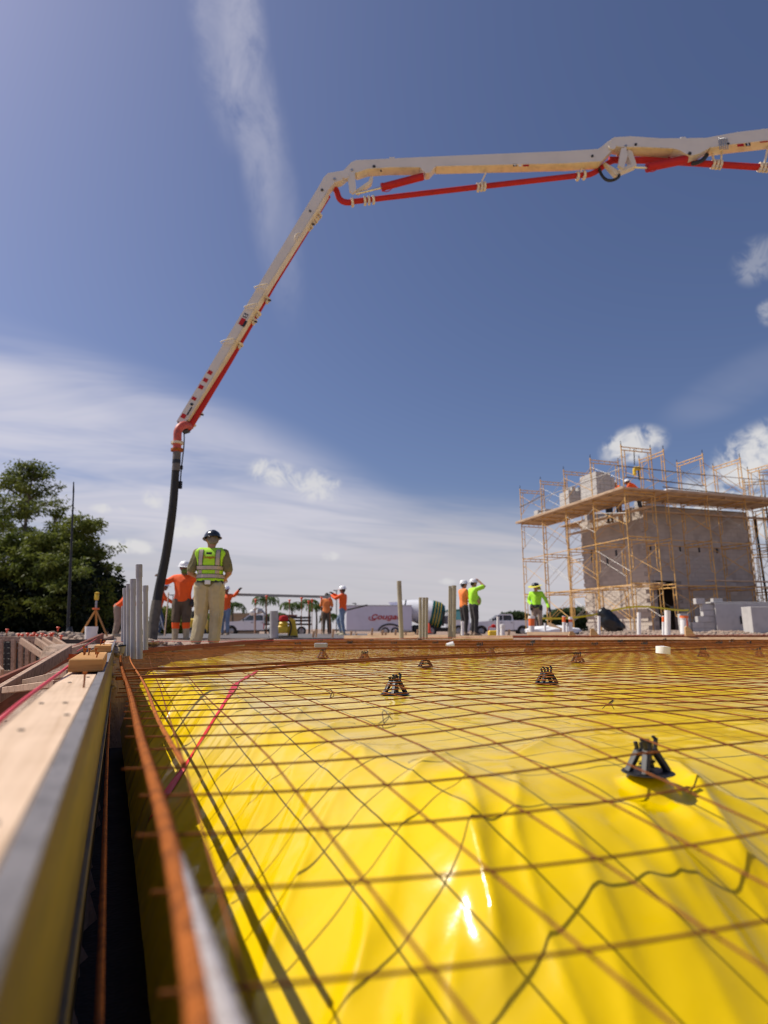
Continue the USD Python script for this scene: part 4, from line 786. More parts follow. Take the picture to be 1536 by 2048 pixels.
def strip(pts, y0, y1, th):                                     # tan flange along an underside
    mb = MB()
    for a, b in zip(pts[:-1], pts[1:]): mb.beam(bpt(*a, (y0 + y1) / 2), bpt(*b, (y0 + y1) / 2), y1 - y0, th, up=unit(np.cross(np.array([0, 1., 0]), bpt(*b) - bpt(*a))))
    return mb
part(bm, 'flange', strip([(378, 843), (546, 564), (641, 414), (656, 389)], -.105, .105, .02), M['boom_tan']); part(bm, 'flange', strip([(872, 340), (960, 338), (1130, 334), (1198, 330)], -.125, .125, .02), M['boom_tan'])
part(bm, 'flange', strip([(713, 352.5), (735, 345), (780, 342), (838, 342)], -.125, .125, .02), M['boom_tan']); part(bm, 'flange', strip([(1237, 303), (1278, 303), (1341, 306)], -.145, .145, .02), M['boom_tan']); part(bm, 'flange', strip([(1416, 304), (1455, 298), (1536, 289), (1780, 258)], -.145, .145, .02), M['boom_tan'])
def pin(x, y, r, dy, m='dark_steel'): part(bm, 'pin', MB().lathe([(0, 0), (r, 0), (r, .03), (0, .03)], bpt(x, y, {-.2: -.12, -.19: -.115, -.14: -.105, -.23: -.14, -.22: -.135}[dy] - .02), np.array([0, 1., 0]), 14), M[m])
for x, y, r, dy, m in [(691, 351, .075, -.2, 'boom_white'), (748, 332, .035, -.19, 'dark_steel'), (704, 339, .03, -.19, 'steel'), (669, 357, .03, -.14, 'steel'), (644, 379, .03, -.14, 'dark_steel'), (620, 421, .025, -.14, 'dark_steel'), (1225, 292, .085, -.23, 'boom_white'), (1185, 311, .03, -.19, 'dark_steel'), (1252, 291, .03, -.22, 'steel'), (1272, 288, .03, -.22, 'dark_steel'), (1380, 306, .04, -.22, 'dark_steel'), (762, 341, .02, -.19, 'dark_steel'), (383, 808, .03, -.14, 'black'), (1457, 287, .03, -.22, 'dark_steel')]: pin(x, y, r, dy, m)
for x, y in [(784, 324), (1363, 284), (1475, 274), (1525, 268)]: part(bm, 'lug', MB().box(bpt(x, y), (.13, .2, .10)), M['boom_white'])
wl = MB()
for k in range(5): wl.tube([bpt(1438 + k * 4, 276, -.14), bpt(1440 + k * 4, 299, -.14)], .012, 5)
part(bm, 'strap', wl, M['steel'], True)
# joint links and cylinders
part(bm, 'link_plate', slab([(695, 355), (710, 354), (713, 388), (706, 393), (699, 388)], -.12, -.05), M['boom_white']); part(bm, 'link_plate', slab([(741, 357), (746, 357), (743, 369), (716, 388), (711, 384), (737, 366)], -.06, .06), M['boom_tan'])
part(bm, 'link_plate', slab([(1238, 306), (1248, 304), (1250, 322), (1243, 346), (1232, 340)], -.15, -.07), M['boom_white']); part(bm, 'link_plate', slab([(1255, 303), (1262, 308), (1271, 335), (1238, 349), (1234, 344), (1260, 333), (1250, 310)], -.08, .08), M['boom_white']); part(bm, 'link_plate', slab([(1208, 325), (1216, 330), (1240, 344), (1240, 352), (1230, 350)], -.02, .1), M['boom_tan'])
def cylinder(a, b, r0, c, r1, dy):
    p = part(bm, 'ram_barrel', MB().lathe([(0, 0), (r0, 0), (r0, .0), (r0, np.linalg.norm(bpt(*b) - bpt(*a)) - .06), (r0 * 1.12, np.linalg.norm(bpt(*b) - bpt(*a)) - .06), (r0 * 1.12, np.linalg.norm(bpt(*b) - bpt(*a))), (0, np.linalg.norm(bpt(*b) - bpt(*a)))], bpt(*a, dy), unit(bpt(*b) - bpt(*a)), 18), M['red'], 40)
    part(bm, 'ram_rod', MB().tube([bpt(*b, dy), bpt(*c, dy)], r1, 12), M['chrome'], True)
    part(bm, 'oil_line', MB().tube(spline([bpt(b[0] + 1, b[1] + 5, dy - .05), bpt(b[0] + 6, b[1] + 8, dy - .05), bpt(b[0] + 20, b[1] + 3, dy - .05)], 12), .01, 6), M['red'], True)
cylinder((846, 353), (763, 375), .085, (711, 388), .03, -.02); cylinder((1372, 319), (1294, 335), .10, (1262, 334), .035, .0)
part(bm, 'rubber_pad', MB().tube(spline([bpt(1414, 309), bpt(1402, 322), bpt(1384, 327)], 10), .05, 8), M['black'], True)
# delivery pipe
def bpipe(pts, r, dy, n=24, sp=True): P = np.array([bpt(x, y, dy) for x, y in pts]); part(bm, 'delivery_pipe', MB().tube(spline(P, n) if sp else P, r, 14), M['red'], 40)
bpipe([(669, 377), (674, 384), (677, 394), (684, 402), (694, 405), (706, 403)], .07, .12); bpipe([(704, 403.5), (960, 373.5), (1166, 350)], .064, .12, sp=False); bpipe([(1164, 350.5), (1185, 347), (1205, 334), (1226, 322)], .064, .14)
bpipe([(1218, 320), (1300, 321), (1400, 327), (1560, 337), (1800, 350)], .075, .16, sp=False); bpipe([(1226, 319), (1290, 318), (1340, 314)], .05, .2, sp=False)
P = [bpt(674, 378, .2), bpt(600, 499, .2), bpt(545, 588, .2), bpt(470, 703, .16), bpt(383, 846, .08)]
part(bm, 'delivery_pipe', MB().tube([bpt(x, y, dy) for x, y, dy in [(657, 392, .20), (549, 566, .20), (459, 722, .16), (384, 846, .06), (376, 858, .03)]], [.055, .06, .066, .072, .072], 14), M['red'], 40)
def clamp(x, y, dirx, diry, r=.075, dy=.12):
    d = unit(bpt(x + dirx, y + diry) - bpt(x, y)); part(bm, 'clamp', MB().lathe([(r, -.03), (r * 1.35, -.025), (r * 1.35, .025), (r, .03)], bpt(x, y, dy), d, 14).box(bpt(x, y + 6, dy - .03), (.05, .08, .07)), M['boom_tan'], 40)
for x, y in [(705, 404), (730, 401), (738, 400), (747, 399), (956, 374), (963, 373), (969, 372), (1155, 352), (1168, 350)]: clamp(x, y, 8, -1)
for x, y in [(1426, 328), (1433, 329), (1440, 329), (1520, 334), (1527, 335), (1534, 335)]: clamp(x, y, 8, .6, .08, .16)
for x0, y0, x1, y1 in [(960, 371, 972, 345), (1160, 349, 1164, 336), (1428, 326, 1424, 304), (1441, 327, 1444, 303), (1528, 333, 1536, 294)]: part(bm, 'hanger', MB().beam(bpt(x0, y0, .1), bpt(x1, y1, .05), .03, .05, up=(0, 1, 0)), M['boom_tan'])
for x, y in [(628, 440), (618, 452), (636, 430), (533, 598), (514, 626), (506, 640), (478, 688), (397, 825), (383, 848)]: clamp(x + 1, y, -5, 8, .07, .13)
for x, y in [(537, 600), (509, 643), (402, 829), (624, 448)]: part(bm, 'clamp_pin', MB().beam(bpt(x, y, .05), bpt(x + 5, y + 1, .05), .03, .03), M['black'])
for x, y in [(527, 573), (507, 612), (460, 682)]:                        # hose hooks on the upper side
    part(bm, 'hook', MB().tube(spline([bpt(x + 8, y + 3, -.15), bpt(x + 7, y - 5, -.17), bpt(x, y - 4, -.18), bpt(x - 9, y - 2, -.18), bpt(x - 19, y + 2, -.18)], 16), .013, 6).tube(spline([bpt(x + 6, y + 8, -.15), bpt(x - 4, y + 4, -.17), bpt(x - 18, y + 5, -.17)], 10), .011, 6), M['boom_tan'], True)
part(bm, 'hook', MB().tube(spline([bpt(596, 482, -.14), bpt(590, 474, -.15), bpt(597, 466, -.15), bpt(601, 474, -.15)], 12), .014, 6), M['boom_tan'], True)
# stickers
def sticker(x, y, L, H, ang, m, dy): 
    d = unit(bpt(x + 10 * math.cos(ang), y - 10 * math.sin(ang)) - bpt(x, y)); part(bm, 'sticker', MB().box(bpt(x, y, dy), (L, .006, H), np.array([d, [0, 1., 0], np.cross(d, [0, 1., 0])])), M[m]); return d
AN = math.atan2(846 - 563, 526 - 356)
for x, y, L, m in [(491, 631, .10, 'black'), (484, 643, .17, 'red'), (488, 647, .16, 'black'), (420, 745, .09, 'red'), (411, 760, .09, 'red'), (402, 774, .09, 'red'), (388, 797, .07, 'red'), (379, 822, .20, 'black'), (367, 832, .10, 'red')]: sticker(x, y, L, .10 if L < .2 else .03, AN, m, -.104 if m == 'black' else -.106)
d = unit(bpt(526, 563) - bpt(356, 846))
def lettering(txt, h, m, x, y, dy, dirx, name, parent=bm):
    tm = meshkit.text_mesh(txt, h, .003, True); tm.vertices[:, 0] -= tm.bounds[:, 0].mean(); tm.vertices[:, 1] -= h / 2
    up = np.cross(dirx, [0, 1., 0]); up = up if up[2] > 0 or abs(up[2]) < .2 else up
    part(parent, name, MB().add(bpt(x, y, dy) + tm.vertices[:, :1] * dirx + tm.vertices[:, 1:2] * up + tm.vertices[:, 2:] * np.array([0, -1., 0]), tm.faces), M[m])
lettering('5', .075, 'pvc_white', 491, 631, -.109, d, 'lettering')
sticker(1030, 330, .09, .075, .02, 'black', -.114); sticker(1040, 330, .07, .075, .02, 'pvc_white', -.114); sticker(1052, 330, .14, .075, .02, 'red', -.114); lettering('4', .06, 'pvc_white', 1030, 330, -.119, XA, 'lettering')
sticker(1481, 290, .16, .085, .08, 'red', -.134); sticker(1496, 289, .12, .085, .08, 'black', -.134); lettering('3', .065, 'pvc_white', 1496, 289, -.139, unit([1, 0, .08]), 'lettering'); sticker(1528, 283, .2, .05, .1, 'red', -.134)
# elbow, clamps and end hose
hs = thing('concrete_hose', 'long black rubber concrete hose hanging from the boom tip', 'hose', A(305, 1300, 12.4))
part(hs, 'elbow', MB().tube(spline([bpt(378, 853, .02), bpt(371, 850, -.12), bpt(362, 853, -.26), bpt(356, 862, -.3), bpt(355, 874, -.3), bpt(354.5, 888, -.3), bpt(354, 904, -.3)], 24), .085, 16), M['hose_red'], 40)
part(hs, 'elbow_bracket', slab([(358, 846), (374, 850), (378, 862), (366, 866), (359, 856)], -.1, .1), M['black'])
def ring(y, x, r, h, m): part(hs, 'coupling', MB().lathe([(r * .8, -h), (r, -h * .8), (r, h * .8), (r * .8, h)], bpt(x, y, -.3), Z, 18).box(bpt(x - 9, y, -.3), (.05, .07, .07)).box(bpt(x + 9, y, -.3), (.05, .07, .07)), M[m], 40)
ring(886, 354.5, .115, .03, 'boom_tan'); ring(900, 354, .115, .03, 'rust')
part(hs, 'sleeve', MB().lathe([(.083, 0), (.083, .44), (.09, .44)], bpt(352, 942, -.3), unit(bpt(354, 900) - bpt(352, 942)), 18), M['concrete'], 40); part(hs, 'sleeve_band', MB().lathe([(.086, .16), (.086, .24)], bpt(352, 942, -.3), unit(bpt(354, 900) - bpt(352, 942)), 18), M['black'], 40)
hp = [(353, 915, 12.3), (349, 975, 12.3), (345, 1020, 12.3), (339, 1065, 12.35), (332, 1110, 12.4), (323, 1155, 12.4), (316, 1190, 12.4), (309, 1235, 12.3), (304, 1275, 12.2), (302, 1303, 12.1)]
HP = spline([A(x, y, dd) for x, y, dd in hp], 60); part(hs, 'rubber_hose', MB().tube(HP, np.interp(np.arange(60), [0, 20, 60], [.076, .086, .098]), 18), M['rubber'], 40)
part(hs, 'concrete_smear', MB().tube(HP[44:], np.interp(np.arange(16), [0, 2, 15], [.0995, .103, .102]), 18), mat('smear', (.10, .085, .065), .8, var=.5, scale=9, dark=(.03, .027, .024)), 40)
part(hs, 'safety_cable', MB().tube(spline([bpt(368, 866, -.05), bpt(367, 900, -.15), bpt(363, 935, -.2), bpt(361, 962, -.22)], 20), .014, 6), M['black'], True); part(hs, 'sling_end', MB().box(bpt(360.5, 970, -.22), (.07, .05, .16)).box(bpt(363, 935, -.2), (.05, .04, .08)), M['black'])
part(hs, 'hose_loop', MB().tube(spline([bpt(1199, 338, .1), bpt(1204, 351, 0), bpt(1217, 361, -.05), bpt(1232, 358, -.05), bpt(1238, 350, 0)], 20), .035, 8), M['black'], True)
# ------------------------------------------------------------------ people
_fib = None
def ball(c, r, n=26):
    global _fib
    if _fib is None or len(_fib) != n:
        k = np.arange(n) + .5; ph = np.arccos(1 - 2 * k / n); th = math.pi * (1 + 5 ** .5) * k; _fib = np.stack([np.cos(th) * np.sin(ph), np.sin(th) * np.sin(ph), np.cos(ph)], -1)
    return np.asarray(c, float) + _fib * np.asarray(r, float) * 1.03
def hull(*sph): return m3.Manifold.hull_points(np.vstack([ball(c, r) for c, r in sph]))
def union(ms): return m3.Manifold.batch_boolean(ms, m3.OpType.Add)
def soft(m, length=.04, it=8, wr=0.0, seed=0, ws=14):
    me = m.refine_to_length(length).to_mesh(); tm = trimesh.Trimesh(np.array(me.vert_properties[:, :3]), np.array(me.tri_verts), process=True)
    trimesh.smoothing.filter_taubin(tm, lamb=.5, nu=.53, iterations=it)
    if wr: tm.vertices = tm.vertices + tm.vertex_normals * (wr * (meshkit.fbm(tm.vertices * [ws, ws, ws * .6], 3, seed) - .5))[:, None]
    return tm
def rotx(p, c, a):
    p = np.asarray(p, float) - c; ca, sa = math.cos(a), math.sin(a); return np.array([p[0], p[1] * ca - p[2] * sa, p[1] * sa + p[2] * ca]) + c
def person(label, pos, rz, arms, legs=None, lean=0.0, shirt='hivis_orange', sleeve='long', trousers='denim', short=False, boots='boot', hat='hat_white', hat_kind='hard', skin='skin', head_turn=0.0, head_tilt=0.0, belly=0.0, scale=1.0, hair=None, baggy=0.0, gloves=True, vest=None, mask=None, group=None, detail=.04, gaiter=None):
    t = thing('person', label, 'person', pos, rz, group); S = scale; K = dict(world=False)
    hip0 = np.array([0, 0, .93]); up = lambda p: rotx(p, hip0, -lean)
    sh = [up((.175, -.01, 1.42)), up((-.175, -.01, 1.42))]
    legs = legs or [((.10, .03, .50), (.11, -.02, .09)), ((-.10, .03, .50), (-.11, -.02, .09))]
    pel, wai, che, nk, hd = np.array([0, 0, .95]), up((0, .005, 1.10)), up((0, 0, 1.30)), up((0, .0, 1.50)), up((0, .025, 1.63))
    hc = hd
    def torso(o):
        return [hull((pel, (.165 + o, .115 + o, .10)), (wai, (.145 + o, .105 + o + belly * .5, .10))), hull((wai, (.145 + o, .105 + o + belly * .5, .10)), (che, (.175 + o, .12 + o, .12))), hull((che, (.175 + o, .12 + o, .12)), (sh[0], .062 + o * .8), (sh[1], .062 + o * .8), (up((0, -.01, 1.45)), (.07, .06, .05)))] + ([hull((up((0, .09, 1.08)), .10 + belly), (up((0, .07, 1.2)), .11))] if belly else [])
    def limb(a, b, ra, rb): return hull((a, ra), (b, rb))
    body = torso(0) + [limb(up((0, -.01, 1.44)), nk, .062, .056), limb(nk, hc, .055, .06), hull((hc, (.075, .094, .108)), (hc + [0, .02, -.07], (.055, .07, .05)))]
    ang = head_turn
    def hr(p):                                                  # a point of the head, turned and tilted
        ca, sa = math.cos(ang), math.sin(ang); q = rotx(np.asarray(p, float), np.zeros(3), head_tilt - lean * .6); return hc + np.array([q[0] * ca - q[1] * sa, q[0] * sa + q[1] * ca, q[2]])
    body += [hull((hr((0, .095, -.01)), (.014, .016, .022)), (hr((0, .108, -.028)), (.017, .015, .012)))]
    body += [hull((hr((s * .078, 0, -.01)), (.010, .02, .032)), (hr((s * .084, -.012, .005)), (.008, .014, .02))) for s in (-1, 1)]
    body += [hull((hr((0, .072, -.085)), (.03, .02, .018)), (hr((0, .05, -.09)), (.045, .03, .02)))]
    for i, (el, wr) in enumerate(arms):
        el, wr = np.asarray(el, float), np.asarray(wr, float)
        body += [limb(sh[i], el, .054, .043), limb(el, wr, .042, .029)]
        d = unit(wr - el); s = unit(np.cross(d, [0, 0, 1.0]) + 1e-6); nn = np.cross(s, d); pc = wr + d * .05
        body += [hull((wr + d * .01, (.026, .026, .022)), (wr + d * .085 + s * .03, .014), (wr + d * .085 - s * .03, .014))]
        for k in range(4):
            a = wr + d * .08 + s * (.030 - .02 * k); L = (.032, .038, .035, .027)[k]; b = a + d * L + nn * -.012; c = b + d * L * .45 - nn * .030
            body += [limb(a, b, .0105, .0095), limb(b, c, .0095, .008)]
        body += [limb(wr + d * .03 + s * .026, wr + d * .065 + s * .052 - nn * .015, .012, .010), limb(wr + d * .065 + s * .052 - nn * .015, wr + d * .095 + s * .045 - nn * .03, .010, .008)]
    hips = [np.array([.09, 0, .90]), np.array([-.09, 0, .90])]
    for i, (kn, an) in enumerate(legs):
        kn, an = np.asarray(kn, float), np.asarray(an, float)
        body += [limb(hips[i], kn, .088, .060), limb(kn, an, .058, .042), hull((an + [0, -.04, -.05], (.036, .04, .035)), (an + [0, .15, -.065], (.040, .045, .022)))]
    part(t, 'body', soft(union(body), .035, 4).vertices * S if False else (lambda m: (m.vertices * S, m.faces))(soft(union(body), max(detail * .8, .022), 3)), M[skin], True, **K)
    # clothes
    o = .016; cl = torso(o)
    for i, (el, wr) in enumerate(arms):
        el, wr = np.asarray(el, float), np.asarray(wr, float)
        if sleeve == 'long': cl += [limb(sh[i], el, .068, .058), limb(el, el + (wr - el) * .93, .057, .043)]
        else: cl += [limb(sh[i], sh[i] + (el - sh[i]) * .82, .070, .068)]
    cl += [hull((up((0, -.012, 1.455)), (.075, .07, .04)), (sh[0] * .5 + sh[1] * .5, (.10, .08, .05)))]
    put = lambda name, m, mm, par=None, wr_=.012, d=detail, it=6: part(t, name, (lambda q: (q.vertices * S, q.faces))(soft(m, d, it, wr_, 3)), M[mm], 50, parent=par, **K)
    put('shirt', union(cl), shirt, wr_=.022)
    tr = [hull((pel + [0, 0, .02], (.168, .122 + belly * .3, .09)), (hips[0], .105), (hips[1], .105))]
    for i, (kn, an) in enumerate(legs):
        kn, an = np.asarray(kn, float), np.asarray(an, float); b = baggy
        if short: tr += [limb(hips[i], kn + (hips[i] - kn) * .02, .112, .088)]
        else: tr += [limb(hips[i], kn, .108 + b, .076 + b), limb(kn, an + (kn - an) * .06, .074 + b, .058 + b)]
    put('trousers', union(tr), trousers, wr_=.024)
    for i, (kn, an) in enumerate(legs):
        kn, an = np.asarray(kn, float), np.asarray(an, float)
        top = an + (kn - an) * (.72 if boots == 'rubber_boot' else .16)
        bm_ = [hull((an + [0, -.05, -.055], (.046, .045, .04)), (an + [0, .17, -.065], (.050, .05, .028)), (an + [0, .08, -.04], (.045, .05, .04))), limb(an, top, .056, .066 if boots == 'rubber_boot' else .058)]
        put('boot', union(bm_) ^ m3.Manifold.cube([3, 3, 3], True).translate([0, 0, 1.5 + min(an[2] - .095, 9) + .0]), boots, wr_=.004, d=.035)
        if gaiter: put('gaiter', limb(kn + (an - kn) * .12, kn + (an - kn) * .30, .078, .075), gaiter, wr_=.01)
    if gloves:
        for i, (el, wr) in enumerate(arms):
            el, wr = np.asarray(el, float), np.asarray(wr, float); d = unit(wr - el); s = unit(np.cross(d, [0, 0, 1.0]) + 1e-6); nn = np.cross(s, d)
            g = [hull((wr - d * .03, .040), (wr + d * .02, (.036, .036, .03)), (wr + d * .085 + s * .032, .022), (wr + d * .085 - s * .032, .022))] + [limb(wr + d * .08 + s * (.032 - .021 * k), wr + d * .12 + s * (.032 - .021 * k) - nn * .02, .0145, .0125) for k in range(4)] + [limb(wr + d * .03 + s * .026, wr + d * .085 + s * .055 - nn * .02, .018, .014)]
            put('glove', union(g), 'glove', wr_=0, d=.02, it=2)
    H = lambda pts: np.array([hr(p) for p in pts]) * S
    if hat_kind == 'hard':
        th = np.linspace(0, 2 * math.pi, 25)[:-1]; rows = []
        for z, r in [(.042, .118), (.052, .122), (.085, .116), (.118, .096), (.142, .066), (.152, .03), (.155, .001)]: rows.append([(r * math.cos(a) * .92, r * math.sin(a) * 1.12 - .005, z + (.006 if abs(math.cos(a)) < .3 and z > .1 else 0)) for a in th])
        brim = [[((.122 + q) * math.cos(a) * .93, (.122 + q + (.05 if kk else 0) * max(math.sin(a), 0) ** 2) * math.sin(a) * 1.12 - .005, .045 - .016 * kk) for a in th] for kk, q in ((0, 0), (1, .022))]
        g = np.array([[hr(p) for p in r] for r in [brim[1], brim[0]] + rows]) * S; n_, m_ = g.shape[:2]; g = np.concatenate([g, g[:, :1]], 1)
        hp_ = part(t, 'hard_hat', grid_mesh(g[..., 0], g[..., 1], g[..., 2]), M[hat], 40, **K)
    elif hat_kind == 'brim':
        th = np.linspace(0, 2 * math.pi, 29)
        g = np.array([[hr((r * math.cos(a), r * math.sin(a) * 1.1, z + (.02 * math.cos(2 * a) if r > .15 else 0))) for a in th] for r, z in [(.25, .035), (.18, .05), (.125, .055)]]) * S; hp_ = part(t, 'brim', grid_mesh(g[..., 0], g[..., 1], g[..., 2]), M['hat_straw'], True, **K)
        g = np.array([[hr((r * math.cos(a), r * math.sin(a) * 1.1, z)) for a in th] for r, z in [(.125, .05), (.12, .10), (.09, .14), (.04, .155), (.001, .158)]]) * S; part(t, 'hard_hat', grid_mesh(g[..., 0], g[..., 1], g[..., 2]), M[hat], True, **K)
        g = np.array([[hr((r * math.cos(a) * .7, -.11 - .02 * k, .03 - k * .05)) for a, r in ((0, .16), (1.57, .16), (3.14, .16))] for k in range(4)]) * S; part(t, 'neck_flap', grid_mesh(g[..., 0], g[..., 1], g[..., 2]), M['hat_straw'], True, **K)
    hm = hull((hr((0, -.012, .02)), (.080, .098, .085)), (hr((0, -.05, -.045)), (.066, .052, .04))) if hat_kind != 'none' else hull((hr((0, -.012, .03)), (.084, .10, .092)), (hr((0, -.045, -.03)), (.07, .055, .05)))
    cut = hull((hr((0, .13, -.05)), (.09, .10, .12)))
    put('hair', hm - cut, hair or 'hair', wr_=.004, d=.03, it=2)
    ey = MB()
    for s in (-1, 1): ey.tri(trimesh.creation.icosphere(2), np.eye(3) * .012 * S, hr((s * .031, .084, .012)) * S)
    part(t, 'eyes', ey, M['black'], True, **K)
    if mask: put('face_mask', hull((hr((0, .06, -.05)), (.066, .06, .055)), (hr((0, .03, -.10)), (.062, .06, .03))), mask, wr_=.003, d=.03)
    if vest:
        core = torso(.034)[:3]; core = union(core)
        lo = m3.Manifold.cube([.50, .6, .52], True).translate([0, 0, 1.245]); arm = [hull((sh[i] + [(1 if i == 0 else -1) * .035, 0, .03], .078), (np.asarray(arms[i][0]), .078)) for i in (0, 1)]
        vm = (core ^ lo) - union(arm) - hull((up((0, .03, 1.55)), (.085, .09, .11)), (up((0, .2, 1.4)), (.05, .1, .1)))
        vp = part(t, 'vest', (lambda q: (q.vertices * S, q.faces))(soft(vm, .03, 3, .006, 3)), M['vest_green'], 50, **K)
        big = union(torso(.043)[:3]); band = lambda x0, x1, z0, z1: (big ^ m3.Manifold.cube([x1 - x0, .7, z1 - z0]).translate([x0, -.35, z0])) - union(torso(.025)[:3]) - union(arm)
        bb = union(torso(.046)[:3]); band2 = lambda x0, x1, z0, z1: (bb ^ m3.Manifold.cube([x1 - x0, .7, z1 - z0]).translate([x0, -.35, z0])) - union(torso(.025)[:3]) - union(arm)
        for z in (1.035, 1.16): 
            part(t, 'reflective_band', (lambda q: (np.array(q.to_mesh().vert_properties[:, :3]) * S, np.array(q.to_mesh().tri_verts)))(band2(-.3, .3, z, z + .052)), M['reflective'], 40, parent=vp, **K)
            part(t, 'band_edge', (lambda q: (np.array(q.to_mesh().vert_properties[:, :3]) * S, np.array(q.to_mesh().tri_verts)))(union([band(-.3, .3, z - .008, z - .0005), band(-.3, .3, z + .0525, z + .060)])), M['black'], 40, parent=vp, **K)
        for x in (-.142, .09): 
            part(t, 'reflective_band', (lambda q: (np.array(q.to_mesh().vert_properties[:, :3]) * S, np.array(q.to_mesh().tri_verts)))(union([band(x, x + .052, 1.225, 1.47), band(x, x + .052, 1.098, 1.148)])), M['reflective'], 40, parent=vp, **K)
            part(t, 'band_edge', (lambda q: (np.array(q.to_mesh().vert_properties[:, :3]) * S, np.array(q.to_mesh().tri_verts)))(union([(lambda b_: b_)(band(x - .007, x - .0005, 1.222, 1.46)), band(x + .0525, x + .059, 1.222, 1.46)])), M['black'], 40, parent=vp, **K)
        tm = meshkit.text_mesh('Cougar', .034, .004, True); b_ = tm.bounds; w = b_[1][0] - b_[0][0]
        v = tm.vertices.copy(); v[:, 0] += .22 * v[:, 1]; v[:, 0] -= w / 2; v = v * [1.05, 1, 1]
        part(t, 'lettering', (np.stack([v[:, 0], -.175 - v[:, 2] + .008 * (v[:, 0] / .1) ** 2, 1.325 + v[:, 1]], -1) * S, tm.faces), M['red'], parent=vp, **K)
        part(t, 'label_patch', MB().box((0, -.166, 1.43), (.085, .012, .034), ch=.002).mesh(), M['black'], parent=vp, **K)
        part(t, 'belt', (lambda q: (np.array(q.to_mesh().vert_properties[:, :3]) * S, np.array(q.to_mesh().tri_verts)))(union(torso(.03)[:2]) ^ m3.Manifold.cube([1, 1, .035], True).translate([0, 0, .985])), M['black'], 40, **K)
        part(t, 'card', MB().box((.0, -.163, .985), (.085, .012, .065), ch=.003), M['pvc_white'], **K); part(t, 'phone_pouch', MB().box((.19, -.03, .965), (.05, .09, .10), ch=.01), M['black'], **K)
    return t
STAND = [((.10, .03, .50), (.11, -.02, .095)), ((-.10, .03, .50), (-.11, -.02, .095))]
def feet(px, py, d, z=None): p = A(px, py, d); return p if z is None else np.array([p[0], p[1], z])
vman = person('man in lime reflective vest and khaki trousers standing with his back turned', feet(412, 1293, 9.4, -.045), .10, [((.265, -.03, 1.12), (.17, .21, 1.05)), ((-.265, -.03, 1.12), (-.17, .21, 1.05))], [((.115, .02, .50), (.10, -.02, .095)), ((-.095, .03, .50), (-.13, -.05, .095))], shirt='olive', sleeve='short', trousers='khaki', baggy=.022, hat='hat_navy', head_turn=.45, head_tilt=-.12, hair='grey_hair', gloves=False, vest=True, scale=np.array([1.12, 1.10, 1.02]), detail=.03, belly=.02)
person('worker in orange shirt and brown shorts holding the hanging concrete hose', feet(360, 1289, 13.3, -.10), math.pi, [((.34, .02, 1.32), (.38, .26, 1.42)), ((-.30, -.04, 1.16), (-.24, .08, .92))], trousers='brown_short', short=True, boots='rubber_boot', gaiter='hivis_orange', head_turn=.5, head_tilt=-.15, mask='mask', skin='skin_dark', detail=.035, scale=np.array([1.12, 1.08, 1.02]))
person('worker in orange bending over beside the grey pipe cluster', feet(231, 1272, 19.5, 0), -1.4, [((.20, .40, 1.00), (.12, .62, 1.06)), ((-.20, .40, 1.00), (-.12, .62, 1.06))], lean=.75, trousers='tan_trouser', boots='rubber_boot', head_tilt=-.3, skin='skin_dark')
person('worker in orange with blue trousers half hidden behind the concrete hose', feet(312, 1270, 20, 0), -1.2, [((.22, .22, 1.22), (.10, .46, 1.10)), ((-.22, .24, 1.20), (-.10, .50, 1.08))], [((.10, .16, .50), (.11, .06, .095)), ((-.10, -.02, .50), (-.11, -.18, .095))], lean=.2, trousers='denim', boots='rubber_boot', skin='skin_dark')
person('worker in orange behind the vest man, arm raised to the straightedge', feet(449, 1271, 22, 0), math.pi - .2, [((.24, .02, 1.16), (.22, .12, .92)), ((-.34, .06, 1.42), (-.54, .12, 1.62))], trousers='denim_light', skin='skin_dark')
person('worker in orange and jeans at right end of the straightedge, one knee bent', feet(685, 1270, 22, 0), 1.25, [((.22, .24, 1.38), (.12, .46, 1.52)), ((-.22, .20, 1.32), (-.10, .44, 1.44))], [((.10, .22, .56), (.12, .10, .13)), ((-.10, -.02, .50), (-.11, -.10, .095))], trousers='denim_light', boots='rubber_boot', skin='skin_dark', head_tilt=-.1)
person('worker in pale orange shirt and brown trousers seen from behind', feet(652, 1271, 25.5, 0), .1, [((.24, .08, 1.18), (.20, .26, 1.08)), ((-.24, .08, 1.18), (-.20, .26, 1.08))], shirt='orange2', sleeve='short', trousers='brown_short', hat_kind='none', skin='skin_dark', head_tilt=-.5, lean=.12)
person('man in orange shirt and black trousers, left of two talking workers', feet(929, 1271, 19.6, .02), -1.2, [((.22, .10, 1.16), (.14, .28, 1.10)), ((-.22, .10, 1.16), (-.14, .28, 1.10))], shirt='orange2', sleeve='short', trousers='dark_trouser', gloves=False)
person('stout man in lime shirt touching his white hard hat', feet(949, 1271, 19.0, .02), -1.25, [((.26, .26, 1.52), (.11, .15, 1.70)), ((-.24, .02, 1.16), (-.2, .18, 1.0))], shirt='hivis_green', sleeve='short', trousers='dark_trouser', belly=.07, gloves=False)
hm = person('man in lime long sleeved shirt and wide brimmed straw hat by the scaffold', feet(1076, 1268, 21, .03), math.pi - .45, [((.28, -.06, 1.16), (.14, .18, 1.02)), ((-.34, .08, 1.18), (-.46, .22, .90))], shirt='hivis_green', trousers='tan_trouser', hat='hat_navy', hat_kind='brim', head_turn=-.3, head_tilt=-.2)
part(hm, 'tool_belt', MB().lathe([(.155, .93), (.185, .94), (.185, 1.02), (.155, 1.03)], n=20, sy=.8).box((.16, .06, .92), (.09, .12, .16), ch=.01).box((-.16, .06, .92), (.09, .12, .16), ch=.01).box((0, .15, .95), (.12, .04, .08), ch=.01), M['black'], 40, world=False)
